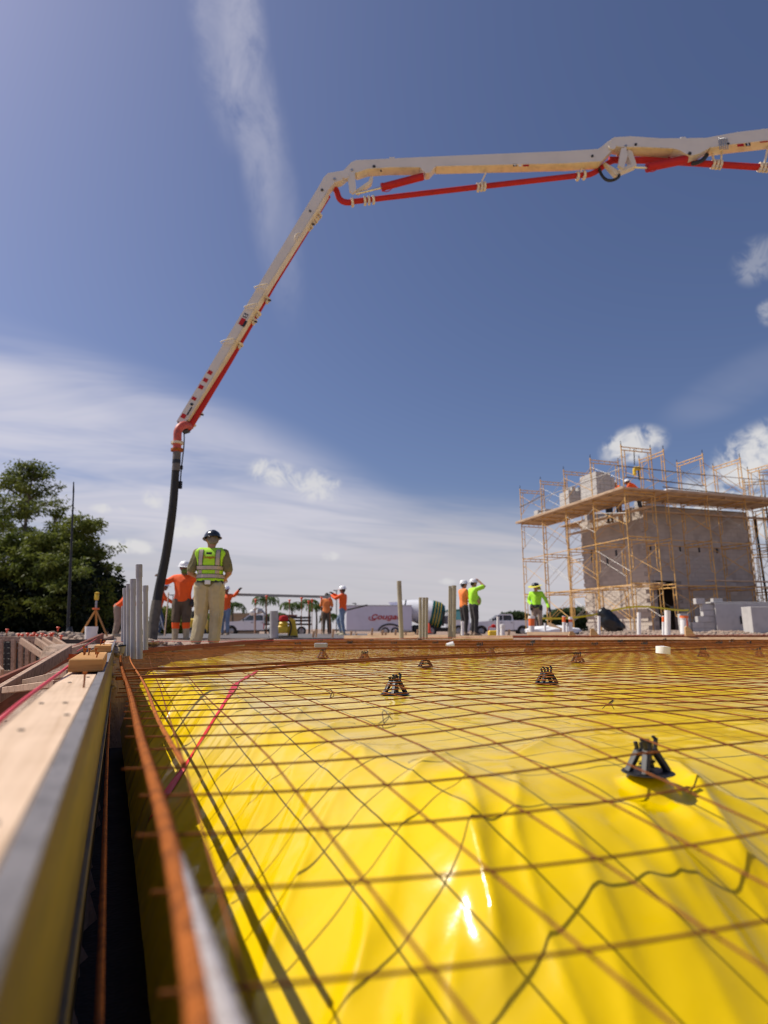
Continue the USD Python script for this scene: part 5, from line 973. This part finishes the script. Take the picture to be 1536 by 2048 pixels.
person('mason in orange with white hard hat crouching at the scaffold corner', A(1281, 1022, 27.0), .9, [((.20, .46, 1.16), (.10, .70, 1.24)), ((-.20, .44, 1.10), (-.12, .66, 1.02))], lean=.75, trousers='denim', head_tilt=.2)
person('mason in orange with white hard hat on the scaffold left of the crouching one', A(1239, 1030, 28.0), math.pi * .6, [((.26, .12, 1.20), (.14, .34, 1.12)), ((-.26, .12, 1.20), (-.14, .34, 1.12))], lean=.15, trousers='denim', scale=.95)
person('mason with pale lime helmet mostly hidden by the scaffold deck', A(1221, 1046, 28.6), math.pi * .7, [((.26, .12, 1.20), (.14, .34, 1.12)), ((-.26, .12, 1.20), (-.14, .34, 1.12))], lean=.3, shirt='dark_trouser', trousers='denim', hat='hivis_green')

# straightedge held by two workers, tools, tripod, antenna
solo('straightedge', MB().beam(A(471, 1189, 21.9), A(662, 1194, 21.9), .05, .095, ch=.004), M['pvc_tan'], 'long grey straightedge held level at shoulder height by two workers', 'straightedge')
solo('rake_handle', MB().tube([A(337, 1186, 19.6), A(329, 1277, 18.6)], .022, 8), M['timber_old'], 'wooden tool handle between the hose and the orange worker', 'tool handle', smooth=True)
solo('tool_handle', MB().tube([A(318, 1222, 19.2), A(328, 1260, 19)], .018, 8), M['steel'], 'steel tool handle slanting behind the hose', 'tool handle', smooth=True)
tr = thing('survey_tripod', 'orange wooden survey tripod with instrument before the dark trees', 'tripod', A(192, 1272, 17))
ap = A(192, 1219, 17)
for x, dd in ((158, 17.2), (215, 17.0), (193, 17.9)): part(tr, 'leg', MB().beam(ap, A(x, 1274, dd), .045, .03), M['timber_v'])
part(tr, 'head', MB().lathe([(0, 0), (.09, 0), (.09, .04), (0, .04)], ap, Z, 14), M['orange_tape'], 40); part(tr, 'pole', MB().tube([ap, A(193, 1201, 17)], .028, 8), M['pvc'], True); part(tr, 'instrument', MB().box(A(193.5, 1194, 17), (.10, .10, .17), ch=.02).lathe([(.06, .09), (.07, .12), (.0, .14)], A(193.5, 1194, 17), Z, 12), M['yellow_paint'], 40)
an = thing('antenna_mast', 'tall thin black antenna rod standing before the trees', 'antenna', A(135, 1276, 13)); part(an, 'rod', MB().tube([A(135, 1276, 13), A(139, 1180, 13), A(143, 1080, 13), A(147, 985, 13)], [.035, .03, .022, .016], 8), M['black'], True); part(an, 'tip', MB().tube([A(147, 985, 13), A(147.2, 964, 13)], [.02, .012], 8), M['black'], True)
part(an, 'base', MB().lathe([(0, 0), (.16, 0), (.07, .20), (.04, .3), (0, .3)], A(137, 1282, 13), Z, 10), M['black'])
ho = thing('chain_hoist', 'yellow chain hoist hanging in the corner scaffold frame', 'hoist', A(1273, 940, 25.2)); part(ho, 'hook_chain', MB().tube([A(1268, 898, 25.2), A(1269, 930, 25.2)], .022, 6), M['dark_steel']); part(ho, 'housing', MB().box(A(1274, 937, 25.2), (.30, .16, .16), ch=.03).box(A(1269, 944, 25.2), (.12, .14, .3), ch=.03), M['yellow_paint']); part(ho, 'strap', MB().tube([A(1277, 940, 25.2), A(1279, 960, 25.4)], .035, 6), M['black'])
pt = thing('power_trowel', 'yellow and red concrete finishing machine behind the mesh', 'power trowel', A(572, 1276, 15))
b = A(566, 1277, 15); part(pt, 'engine', MB().box(b + [0, 0, .22], (.26, .22, .18), ch=.03).lathe([(.0, .0), (.10, 0), (.12, .06), (.08, .11), (0, .12)], b + [0, 0, .30], Z, 14), M['yellow_paint'], 40); part(pt, 'tank', MB().lathe([(0, 0), (.10, .0), (.12, .05), (.10, .12), (0, .14)], b + [0, 0, .42], Z, 14), M['red'], 40)
for a in (-.18, .18): part(pt, 'guard_bar', MB().tube(spline([b + [a - .06, 0, .0], b + [a, 0, .35], b + [a * .5, .1, .46]], 10), .02, 6), M['black'], True)
part(pt, 'skirt', MB().prism([(.06, 0), (.34, 0), (.24, .46), (.12, .50)], b + [.03, .05, .0], XA, ZA, -.04), M['yellow_paint']); part(pt, 'blade_ring', MB().lathe([(.0, .0), (.34, .0), (.36, .05), (.30, .07)], b, Z, 18), M['dark_steel'])
bx = thing('yellow_pump', 'yellow orange pump with red cap before the white pickup', 'pump', A(987, 1271, 15)); b = A(986, 1272, 15); part(bx, 'housing', MB().box(b + [0, 0, .07], (.22, .22, .13), ch=.02), M['yellow_paint']); part(bx, 'red_cap', MB().lathe([(0, 0), (.05, 0), (.06, .06), (0, .09)], b + [.02, 0, .20], Z, 12), M['red'], 40); part(bx, 'handle', MB().tube([b + [-.1, 0, .13], b + [-.09, 0, .22], b + [.08, 0, .22], b + [.1, 0, .13]], .012, 6), M['red'], True)

# ------------------------------------------------------------------ vehicles
def wheel(t, c, r, w, side):
    p = part(t, 'wheel', MB().lathe([(r * .62, -w / 2), (r * .9, -w / 2), (r, -w * .36), (r, w * .36), (r * .9, w / 2), (r * .62, w / 2)], c, side, 26), M['tyre'], 40)
    part(t, 'rim', MB().lathe([(0, w * .30), (r * .2, w * .36), (r * .25, w * .28), (r * .56, w * .22), (r * .64, w * .46), (r * .64, -w * .3)], c, side, 22), M['rim'], 40, parent=p)
def pickup(label, pos, rz, flatbed=False, rear_len=1.9):
    t = thing('pickup_truck', label, 'pickup truck', pos, 0); f = np.array([math.cos(rz), math.sin(rz), 0]); s = np.array([-f[1], f[0], 0]); W = 1.98
    import shapely.geometry as sg
    def side(poly, w, name, m, holes=(), off=0.0, y=0.0, parent=None):
        g = sg.Polygon(poly)
        for (hx, hz, hr_) in holes: g = g.difference(sg.Point(hx, hz).buffer(hr_))
        tm = trimesh.creation.extrude_polygon(g, w, engine='earcut'); v = tm.vertices
        return part(t, name, MB().add(pos + v[:, :1] * f + v[:, 1:2] * Z + (v[:, 2:] - w / 2 + y) * s, tm.faces[:, ::-1]), m, parent=parent)
    hl = [(1.95, .40, .50), (-1.75, .40, .50)]
    side([(2.95, .55), (2.98, 1.0), (2.9, 1.16), (2.2, 1.24), (1.28, 1.30), (.2, 1.33), (-.95, 1.33), (-.95, .50), (1.3, .48), (2.6, .50)], W, 'body', M['car_white'], hl)
    if not flatbed: side([(-.97, .52), (-.97, 1.36), (-3.0, 1.36), (-3.02, .62), (-2.4, .52)], W, 'bed', M['car_white'], hl); side([(-1.05, 1.36), (-1.05, 1.40), (-2.95, 1.40), (-2.95, 1.36)], W - .1, 'bed_rail', M['black'])
    side([(1.15, 1.31), (.45, 1.86), (.2, 1.93), (-.7, 1.93), (-.88, 1.84), (-.95, 1.31)], W - .26, 'cabin', M['car_white'])
    for y in (-1, 1):
        yy = y * (W - .26) / 2
        side([(.95, 1.36), (.42, 1.78), (.02, 1.82), (.02, 1.36)], .02, 'front_window', M['glass'], y=yy); side([(-.05, 1.36), (-.05, 1.82), (-.66, 1.82), (-.80, 1.74), (-.82, 1.36)], .02, 'rear_window', M['glass'], y=yy)
        dr = side([(1.0, .62), (1.0, 1.28), (.0, 1.30), (.0, .62)], .012, 'door', M['car_white'], y=y * (W / 2 + .002)); part(t, 'door_handle', MB().box(pos + f * .12 + Z * 1.16 + s * y * (W / 2 + .02), (.2, .03, .04), np.array([f, s, Z])), M['black'], parent=dr)
        dr = side([(-.04, .62), (-.04, 1.30), (-.90, 1.30), (-.90, .80), (-.75, .62)], .012, 'door', M['car_white'], y=y * (W / 2 + .002)); part(t, 'door_handle', MB().box(pos - f * .78 + Z * 1.16 + s * y * (W / 2 + .02), (.2, .03, .04), np.array([f, s, Z])), M['black'], parent=dr)
        part(t, 'mirror', MB().box(pos + f * .92 + Z * 1.42 + s * y * (W / 2 + .12), (.10, .20, .26), np.array([f, s, Z]), ch=.03), M['black']); part(t, 'headlight', MB().box(pos + f * 2.93 + Z * 1.0 + s * y * .78, (.10, .34, .18), np.array([f, s, Z]), ch=.02), M['lamp'])
        if not flatbed: part(t, 'tail_light', MB().box(pos - f * 3.0 + Z * 1.10 + s * y * .90, (.06, .16, .40), np.array([f, s, Z]), ch=.01), M['lamp_red'])
        for hx, hz, _ in hl:
            wheel(t, pos + f * hx + Z * .42 + s * y * (W / 2 - .16), .42, .28, s * y)
            th = np.linspace(-.15, math.pi + .15, 14); outer = [(hx + .52 * math.cos(a), hz + .52 * math.sin(a)) for a in th]; inner = [(hx + .46 * math.cos(a), hz + .46 * math.sin(a)) for a in th[::-1]]
            side(outer + inner, .03, 'arch_trim', M['black'], y=y * (W / 2 + .006))
    wv = np.array([pos + f * x + Z * z + s * y for x, z, y in [(1.17, 1.33, -.80), (1.17, 1.33, .80), (.47, 1.86, .70), (.47, 1.86, -.70)]]); part(t, 'windscreen', (np.vstack([wv, wv + f * .012 + Z * .012]), np.array([[4, 5, 6], [4, 6, 7], [0, 2, 1], [0, 3, 2], [0, 1, 5], [0, 5, 4], [2, 3, 7], [2, 7, 6]])), M['glass'])
    part(t, 'grille', MB().box(pos + f * 2.95 + Z * .92, (.10, 1.15, .34), np.array([f, s, Z]), ch=.02), M['black']); part(t, 'bumper', MB().box(pos + f * 2.98 + Z * .60, (.22, W, .24), np.array([f, s, Z]), ch=.04), M['dark_steel']); part(t, 'chassis', MB().box(pos + Z * .48 - f * (.2 if not flatbed else 1.2), (5.2 if not flatbed else 7, 1.3, .2), np.array([f, s, Z])), M['black'])
    if flatbed:
        part(t, 'flat_deck', MB().box(pos - f * 3.1 + Z * 1.02, (4.2, 2.3, .16), np.array([f, s, Z])), M['dark_steel'])
        for k in range(6): part(t, 'side_stake', MB().box(pos - f * (1.2 + k * .75) + Z * 1.4 + s * 1.08, (.08, .06, .8), np.array([f, s, Z])), M['dark_steel']); part(t, 'side_stake', MB().box(pos - f * (1.2 + k * .75) + Z * 1.4 - s * 1.08, (.08, .06, .8), np.array([f, s, Z])), M['dark_steel'])
        for z in (1.35, 1.62): part(t, 'side_rail', MB().box(pos - f * 3.1 + Z * z + s * 1.09, (4.1, .03, .16), np.array([f, s, Z])), M['dark_steel']); part(t, 'side_rail', MB().box(pos - f * 3.1 + Z * z - s * 1.09, (4.1, .03, .16), np.array([f, s, Z])), M['dark_steel'])
        part(t, 'headboard', MB().box(pos - f * 1.08 + Z * 1.5, (.08, 2.1, .95), np.array([f, s, Z])), M['dark_steel']); part(t, 'tool_chest', MB().box(pos - f * 2.9 + Z * 1.78, (1.9, .5, .22), np.array([f, s, Z]), ch=.02), M['timber_red']); part(t, 'side_box', MB().box(pos - f * 2.2 + Z * .72 + s * .0, (1.4, 2.1, .4), np.array([f, s, Z])), M['black'])
        for y in (-1, 1): part(t, 'reflector', MB().box(pos - f * .93 + Z * .85 + s * y * (W / 2 + .012), (.08, .03, .5), np.array([f, s, Z])), M['lamp_red']); wheel(t, pos - f * 4.3 + Z * .42 + s * y * .84, .42, .28, s * y)
    return t
gA = A(526, 1270, 56); gA[2] = -.36
pickup('white crew cab flatbed truck with dark stake bed parked behind the orange capped rebars', A(508, 1270, 56) * [1, 1, 0] + [0, 0, -.36], math.pi + .12, True)
pickup('white crew cab pickup parked right of the concrete mixer', A(1004, 1270, 56) * [1, 1, 0] + [0, 0, -.36], math.pi - .06)
tl = thing('cargo_trailer', 'long white enclosed trailer with red script lettering', 'trailer', A(758, 1270, 54) * [1, 1, 0] + [0, 0, -.36]); c = tl.loc
TW = 127 / F * 54; part(tl, 'box', MB().box(c + [0, 0, 1.52], (TW, 2.4, 2.25), ch=.05), M['trailer']); part(tl, 'top_trim', MB().box(c + [0, -1.2, 2.60], (TW, .03, .08)), M['steel']); part(tl, 'skirt', MB().box(c + [0, -1.195, .46], (TW, .03, .14)), M['steel'])
for dx in (.55, 1.4): wheel(tl, c + [dx, -1.1, .38], .38, .25, np.array([0, -1., 0]))
part(tl, 'fender', MB().tube(arc(c + [.97, -1.22, .38], 1.0, .1, math.pi - .1, XA, ZA * .62, 14), .07, 6), M['black'], True); part(tl, 'tongue', MB().beam(c + [-TW / 2, 0, .5], c + [-TW / 2 - 1.2, 0, .5], .12, .12), M['black'])
def cougar(t, at, h, m):
    tm = meshkit.text_mesh('Cougar', h, .02, True); v = tm.vertices.copy(); w = v[:, 0].max(); v[:, 0] += .25 * v[:, 1]; v[:, 0] *= 1.25
    part(t, 'lettering', MB().add(at + np.stack([v[:, 0], -v[:, 2], v[:, 1]], -1), tm.faces).tube(spline([at + [-.1 * h, -.01, .55 * h], at + [-.35 * h, -.01, .1 * h], at + [.2 * h, -.01, -.2 * h], at + [h, -.01, -.02 * h]], 16), h * .07, 6), M[m])
cougar(tl, c + [-.72, -1.225, 1.42], .42, 'red')
# the mixer truck
mt = thing('mixer_truck', 'concrete mixer truck with white drum and green band behind the trailer', 'mixer truck', A(850, 1270, 55) * [1, 1, 0] + [0, 0, -.36]); c = mt.loc
def at(px, py, d=55): return A(px, py, d)
a0, a1 = at(797, 1214), at(888, 1234); ax = unit(a1 - a0); L = np.linalg.norm(a1 - a0)
part(mt, 'drum', MB().lathe([(0, 0), (.55, 0), (.62, .1), (1.0, L * .34), (1.22, L * .62), (1.24, L * .70)], a0, ax, 28), M['car_white'], 40)
part(mt, 'green_band', MB().lathe([(1.245, L * .70), (1.26, L * .72), (1.22, L * .88), (1.0, L * .97), (.6, L), (0, L)], a0, ax, 28), M['green_paint'], 40)
for q in (.76, .82, .88): part(mt, 'yellow_stripe', MB().lathe([(1.27 - (q - .76) * .4, L * q), (1.275 - (q - .76) * .4, L * q + .03), (1.26 - (q - .76) * .4, L * q + .06)], a0, ax, 28), M['yellow_paint'], 40)
part(mt, 'drum_ring', MB().lathe([(.70, .46), (.78, .48), (.78, .56), (.72, .58)], a0, ax, 24), M['dark_steel'], 40)
part(mt, 'hopper', MB().prism([(-.9, .3), (.25, .35), (.15, -.6), (-.25, -.5)], a0 + [0, -.5, .1], XA, ZA, -1.0), M['trailer']); part(mt, 'chute', MB().beam(at(800, 1238), at(823, 1254), .5, .12), M['car_white']); part(mt, 'chassis', MB().beam(at(800, 1259), at(930, 1259), 1.0, .35), M['black']); part(mt, 'pedestal', MB().beam(at(804, 1256), at(808, 1226), .8, .3, up=XA), M['trailer'])
part(mt, 'side_tank', MB().box(at(843, 1257, 53.8), (1.6, .6, .6), ch=.1), M['black']); part(mt, 'cab', MB().box(at(915, 1243), (1.9, 2.3, 1.9), ch=.12), M['car_white']); part(mt, 'cab_roof', MB().box(at(914, 1222.5), (1.9, 2.3, .3), ch=.08), M['green_paint']); part(mt, 'cab_window', MB().box(at(920, 1231, 53.8), (.9, .04, .75)), M['glass_teal']); part(mt, 'exhaust', MB().tube([at(886, 1252, 54), at(886, 1222, 54)], .09, 8), M['dark_steel'], True); part(mt, 'water_tank', MB().tube([at(896, 1248), at(896, 1232)], .45, 14), M['trailer'], 40)
for x in (812, 829, 862, 918): wheel(mt, at(x, 1262, 53.9), .5, .3, np.array([0, -1., 0]))
solo('orange_cone', MB().lathe([(.24, 0), (.24, .04), (.16, .04), (.05, .62), (0, .64)], A(858, 1266, 40), Z, 14), M['cap'], 'orange traffic cone before the mixer truck', 'traffic cone', smooth=40)
# fence, container, light poles
fn = thing('site_fence', 'tan panelled fence behind the flatbed truck', 'fence', A(440, 1268, 70))
for k in range(22): x = 386 + k * 6.2; part(fn, 'panel', MB().box(A(x, 1248, 70) + [0, .02 * (k % 2), 0], (.355, .05, 2.5)), M['fence'])
part(fn, 'rail', MB().beam(A(383, 1230, 69.9), A(521, 1230, 69.9), .05, .1), M['fence'])
dg = thing('yellow_loader', 'yellow orange loader top behind the fence and the vest man', 'loader', A(394, 1260, 50)); part(dg, 'body', MB().box(A(392, 1252, 50), (1.6, 1.4, 1.2), ch=.1), M['yellow_paint']); part(dg, 'cab', MB().box(A(398, 1232, 50), (.9, 1.1, .8), ch=.06), M['black']); wheel(dg, A(384, 1266, 49.2), .45, .3, np.array([0, -1., 0])); wheel(dg, A(402, 1266, 49.2), .45, .3, np.array([0, -1., 0]))
for px, yt, lab in ((673, 1181, 'thin far lamp post behind the right orange worker'), (711, 1207, 'thin far lamp post above the white trailer'), (346, 1190, 'thin far lamp post between hose and orange worker')):
    lp = thing('lamp_post', lab, 'lamp post', A(px, 1266, 90)); part(lp, 'pole', MB().tube([A(px, 1266, 90), A(px, yt, 90)], .07, 6), M['dark_steel']); part(lp, 'lamp_head', MB().box(A(px - 2, yt, 90), (.6, .3, .12)), M['dark_steel'])
solo('boom_pole', MB().tube([A(694, 1220, 45), A(735, 1210, 45)], .06, 6), M['dark_steel'], 'dark pole slanting above the white trailer', 'pole')
sv = thing('service_arm', 'jumble of white lamps and steel on the flatbed truck roof line', 'light rig', A(512, 1240, 50)); part(sv, 'post', MB().tube([A(510, 1268, 50), A(510, 1216, 50)], .07, 6), M['timber_old']); part(sv, 'lamp', MB().lathe([(0, 0), (.22, .05), (.25, .15), (.1, .3), (0, .3)], A(506, 1225, 50), unit([-.3, -1, 0]), 14), M['lamp'], 40); part(sv, 'frame', MB().tube(spline([A(506, 1220, 50.5), A(516, 1217, 50.5), A(525, 1222, 50.5), A(530, 1232, 50.5)], 12), .08, 6).box(A(520, 1222, 50.5), (.4, .3, .4), ch=.05), M['steel'], True)

# ------------------------------------------------------------------ trees
def leaves(C, D, L, W, r):                                        # quads at C along D
    n = len(C); s = np.cross(D, r.normal(size=(n, 3))); s /= np.linalg.norm(s, axis=1, keepdims=True); L = np.broadcast_to(L, (n,))[:, None]; W = np.broadcast_to(W, (n,))[:, None]
    v = np.stack([C - s * W * .3, C + D * L * .5 - s * W, C + D * L, C + D * L * .5 + s * W], 1).reshape(-1, 3); i = np.arange(n)[:, None] * 4
    return v, np.concatenate([i + [0, 1, 2], i + [0, 2, 3]])
def tree(label, base, H, R, seed, m='leaf', low=.12, nl=34, dens=78, name='feathery_tree', leafL=.22):
    r = np.random.default_rng(seed); t = thing(name, label, 'tree', base); n = 12
    tp = base + np.stack([np.cumsum(r.normal(0, .05, n)), np.cumsum(r.normal(0, .05, n)), np.linspace(-.1, H * .93, n)], 1); part(t, 'trunk', MB().tube(tp, np.linspace(.16, .03, n) * (H / 9), 8), M['bark'], True)
    limbs, Cs, Ds = MB(), [], []
    for k in range(nl):
        h = low + (1 - low) * (k + r.random()) / nl; o = np.array([np.interp(h * H, np.linspace(0, H * .93, n), tp[:, q]) for q in range(2)] + [base[2] + h * H * .93])
        prof = math.sin(min(1, (1 - h) * 1.9 + .18) * math.pi / 2) * (.55 + .45 * math.sin(min(h / .45, 1) * math.pi / 2)); ln = R * prof * r.uniform(.4, 1.4); a = r.uniform(0, 6.283); d = unit([math.cos(a), math.sin(a), r.uniform(.15, .75)])
        P = spline([o, o + d * ln * .5, o + d * ln + [0, 0, -ln * .12]], 8); limbs.tube(P, np.linspace(.045, .012, 8) * (H / 9), 4)
        for q in range(3, 8):
            for _ in range(2):
                c = P[q] + r.normal(0, .26, 3) * [1, 1, .6]; m_ = int(dens * r.uniform(.5, 1.4)); rad = r.uniform(.25, .6) * (R / 2.3)
                g = r.normal(size=(m_, 3)); g /= np.linalg.norm(g, axis=1, keepdims=True); g *= (r.random((m_, 1)) ** .45) * rad * [1, 1, .45]
                Cs.append(c + g); dd = g / max(rad, .1) * .8 + r.normal(0, .45, (m_, 3)) + [0, 0, -.35]; Ds.append(dd / np.linalg.norm(dd, axis=1, keepdims=True))
    part(t, 'limbs', limbs, M['bark'], True); C, D = np.vstack(Cs), np.vstack(Ds); part(t, 'crown', leaves(C, D, r.uniform(.6, 1.3, len(C)) * leafL, leafL * .17, r), M[m]); return t
for k, (px, yt, d, R, lab) in enumerate([(-70, 950, 34, 2.6, 'feathery green tree cut by the left picture edge'), (24, 906, 32, 2.3, 'tallest feathery tree at far left'), (92, 1000, 34, 1.2, 'thin open crowned tree between the tallest and the round one'), (138, 1030, 31, 1.7, 'round feathery tree behind the antenna rod'), (170, 1096, 32, 1.15, 'lower tree at the right end of the tree row'), (-20, 1070, 29, 2.2, 'bushy tree low at the left picture edge'), (70, 1065, 29.5, 2.0, 'bushy tree in front of the thin open one'), (120, 1120, 29, 1.7, 'low bushy tree left of the survey tripod'), (178, 1172, 30, .9, 'small bush like tree behind the survey tripod')]):
    b = A(px, 1266, d); b[2] = -.05; tree(lab, b, A(px, yt, d)[2] + .1, R, 20 + k, nl=(34 if k != 2 else 16), dens=(36 if k != 2 else 22), low=(.1 if k > 3 else .2))
r = np.random.default_rng(77); n = 30000; q = r.random(n); X0 = A(-160, 1260, 29.5)[0]; X1 = A(202, 1260, 29.5)[0]
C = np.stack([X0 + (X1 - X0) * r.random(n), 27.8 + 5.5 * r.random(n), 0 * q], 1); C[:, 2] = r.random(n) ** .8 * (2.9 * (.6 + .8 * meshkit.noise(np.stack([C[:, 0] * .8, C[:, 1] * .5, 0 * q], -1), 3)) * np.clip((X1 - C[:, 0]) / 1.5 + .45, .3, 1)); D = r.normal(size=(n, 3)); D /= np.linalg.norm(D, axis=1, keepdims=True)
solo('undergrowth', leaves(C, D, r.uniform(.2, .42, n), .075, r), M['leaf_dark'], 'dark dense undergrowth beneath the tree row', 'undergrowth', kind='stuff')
n = 9000; C = np.stack([r.uniform(A(300, 1260, 60)[0], A(420, 1260, 60)[0], n), 58 + 6 * r.random(n), r.random(n) * 0], 1); C[:, 2] = -.4 + r.random(n) * (2.2 * meshkit.noise(np.stack([C[:, 0] * .7, C[:, 1] * 0, C[:, 0] * 0], -1), 8) + .8); D = r.normal(size=(n, 3)); D /= np.linalg.norm(D, axis=1, keepdims=True)
solo('hedge', leaves(C, D, r.uniform(.25, .5, n), .12, r), M['leaf'], 'far green hedge between the hose and the vest man', 'hedge', kind='stuff')
n = 16000; xs_ = r.uniform(A(1008, 1260, 170)[0], A(1240, 1260, 170)[0], n); C = np.stack([xs_, 168 + 8 * r.random(n), -.4 + r.random(n) ** .7 * (1.2 + 6.6 * meshkit.noise(np.stack([xs_ * .16, 0 * xs_, 0 * xs_], -1), 9))], 1); D = r.normal(size=(n, 3)); D /= np.linalg.norm(D, axis=1, keepdims=True)
solo('tree_line', leaves(C, D, r.uniform(.5, 1.0, n), .3, r), M['far_leaf'], 'far row of trees on the horizon behind the pickup', 'tree line', kind='stuff')
def palm(label, px, yt, d, seed, size=2.3, nf=15):
    r = np.random.default_rng(seed); b = A(px, 1266, d); b[2] = -.4; top = A(px, yt, d); t = thing('palm_tree', label, 'palm tree', b); part(t, 'trunk', MB().tube(spline([b, (b + top) / 2 + [.08, 0, 0], top], 8), np.linspace(.13, .07, 8), 8), M['bark'], True)
    for k in range(nf):
        a = k / nf * 6.283 + r.uniform(-.2, .2); e = r.uniform(-.1, 1.1); ln = size * r.uniform(.8, 1.1); h = np.array([math.cos(a), math.sin(a), 0])
        P = spline([top, top + h * ln * .35 * math.cos(e * .8) + Z * ln * .32 * math.sin(e + .35), top + h * ln * .7 + Z * (ln * .34 * e), top + h * ln * .98 + Z * (ln * (.26 * e - .38))], 12); C, D = [], []
        for q in range(2, 12):
            tt = unit(P[min(q + 1, 11)] - P[q - 1]); s = unit(np.cross(tt, Z))
            for sg_ in (-1, 1):
                for m_ in range(2): C.append(P[q] - tt * .08 * m_); D.append(unit(s * sg_ + tt * .7 - Z * r.uniform(.2, .7)))
        v, f = leaves(np.array(C), np.array(D), size * .26 * np.interp(np.arange(len(C)), [0, len(C) * .5, len(C)], [.9, 1.25, .8]), .045, r); mb = MB().tube(P, np.linspace(.035, .01, 12), 4).add(v, f); part(t, 'frond', mb, M['palm_leaf'])
    return t
for k, (px, yt, d, sz, lab) in enumerate([(531, 1200, 62, 1.45, 'palm tree behind the truck, leftmost in full view'), (583, 1212, 64, 1.25, 'palm tree in the middle above the stake bed'), (556, 1234, 60, 1.2, 'short bushy palm low behind the truck cab'), (618, 1207, 66, 1.25, 'palm tree left of the pale orange worker'), (632, 1216, 64, 1.0, 'slim palm tree touching the pale orange worker'), (464, 1215, 62, 1.5, 'palm tree partly behind the worker with raised arm'), (660, 1234, 66, 1.2, 'low palm behind the pale orange worker')]): palm(lab, px, yt, d, 50 + k, sz)
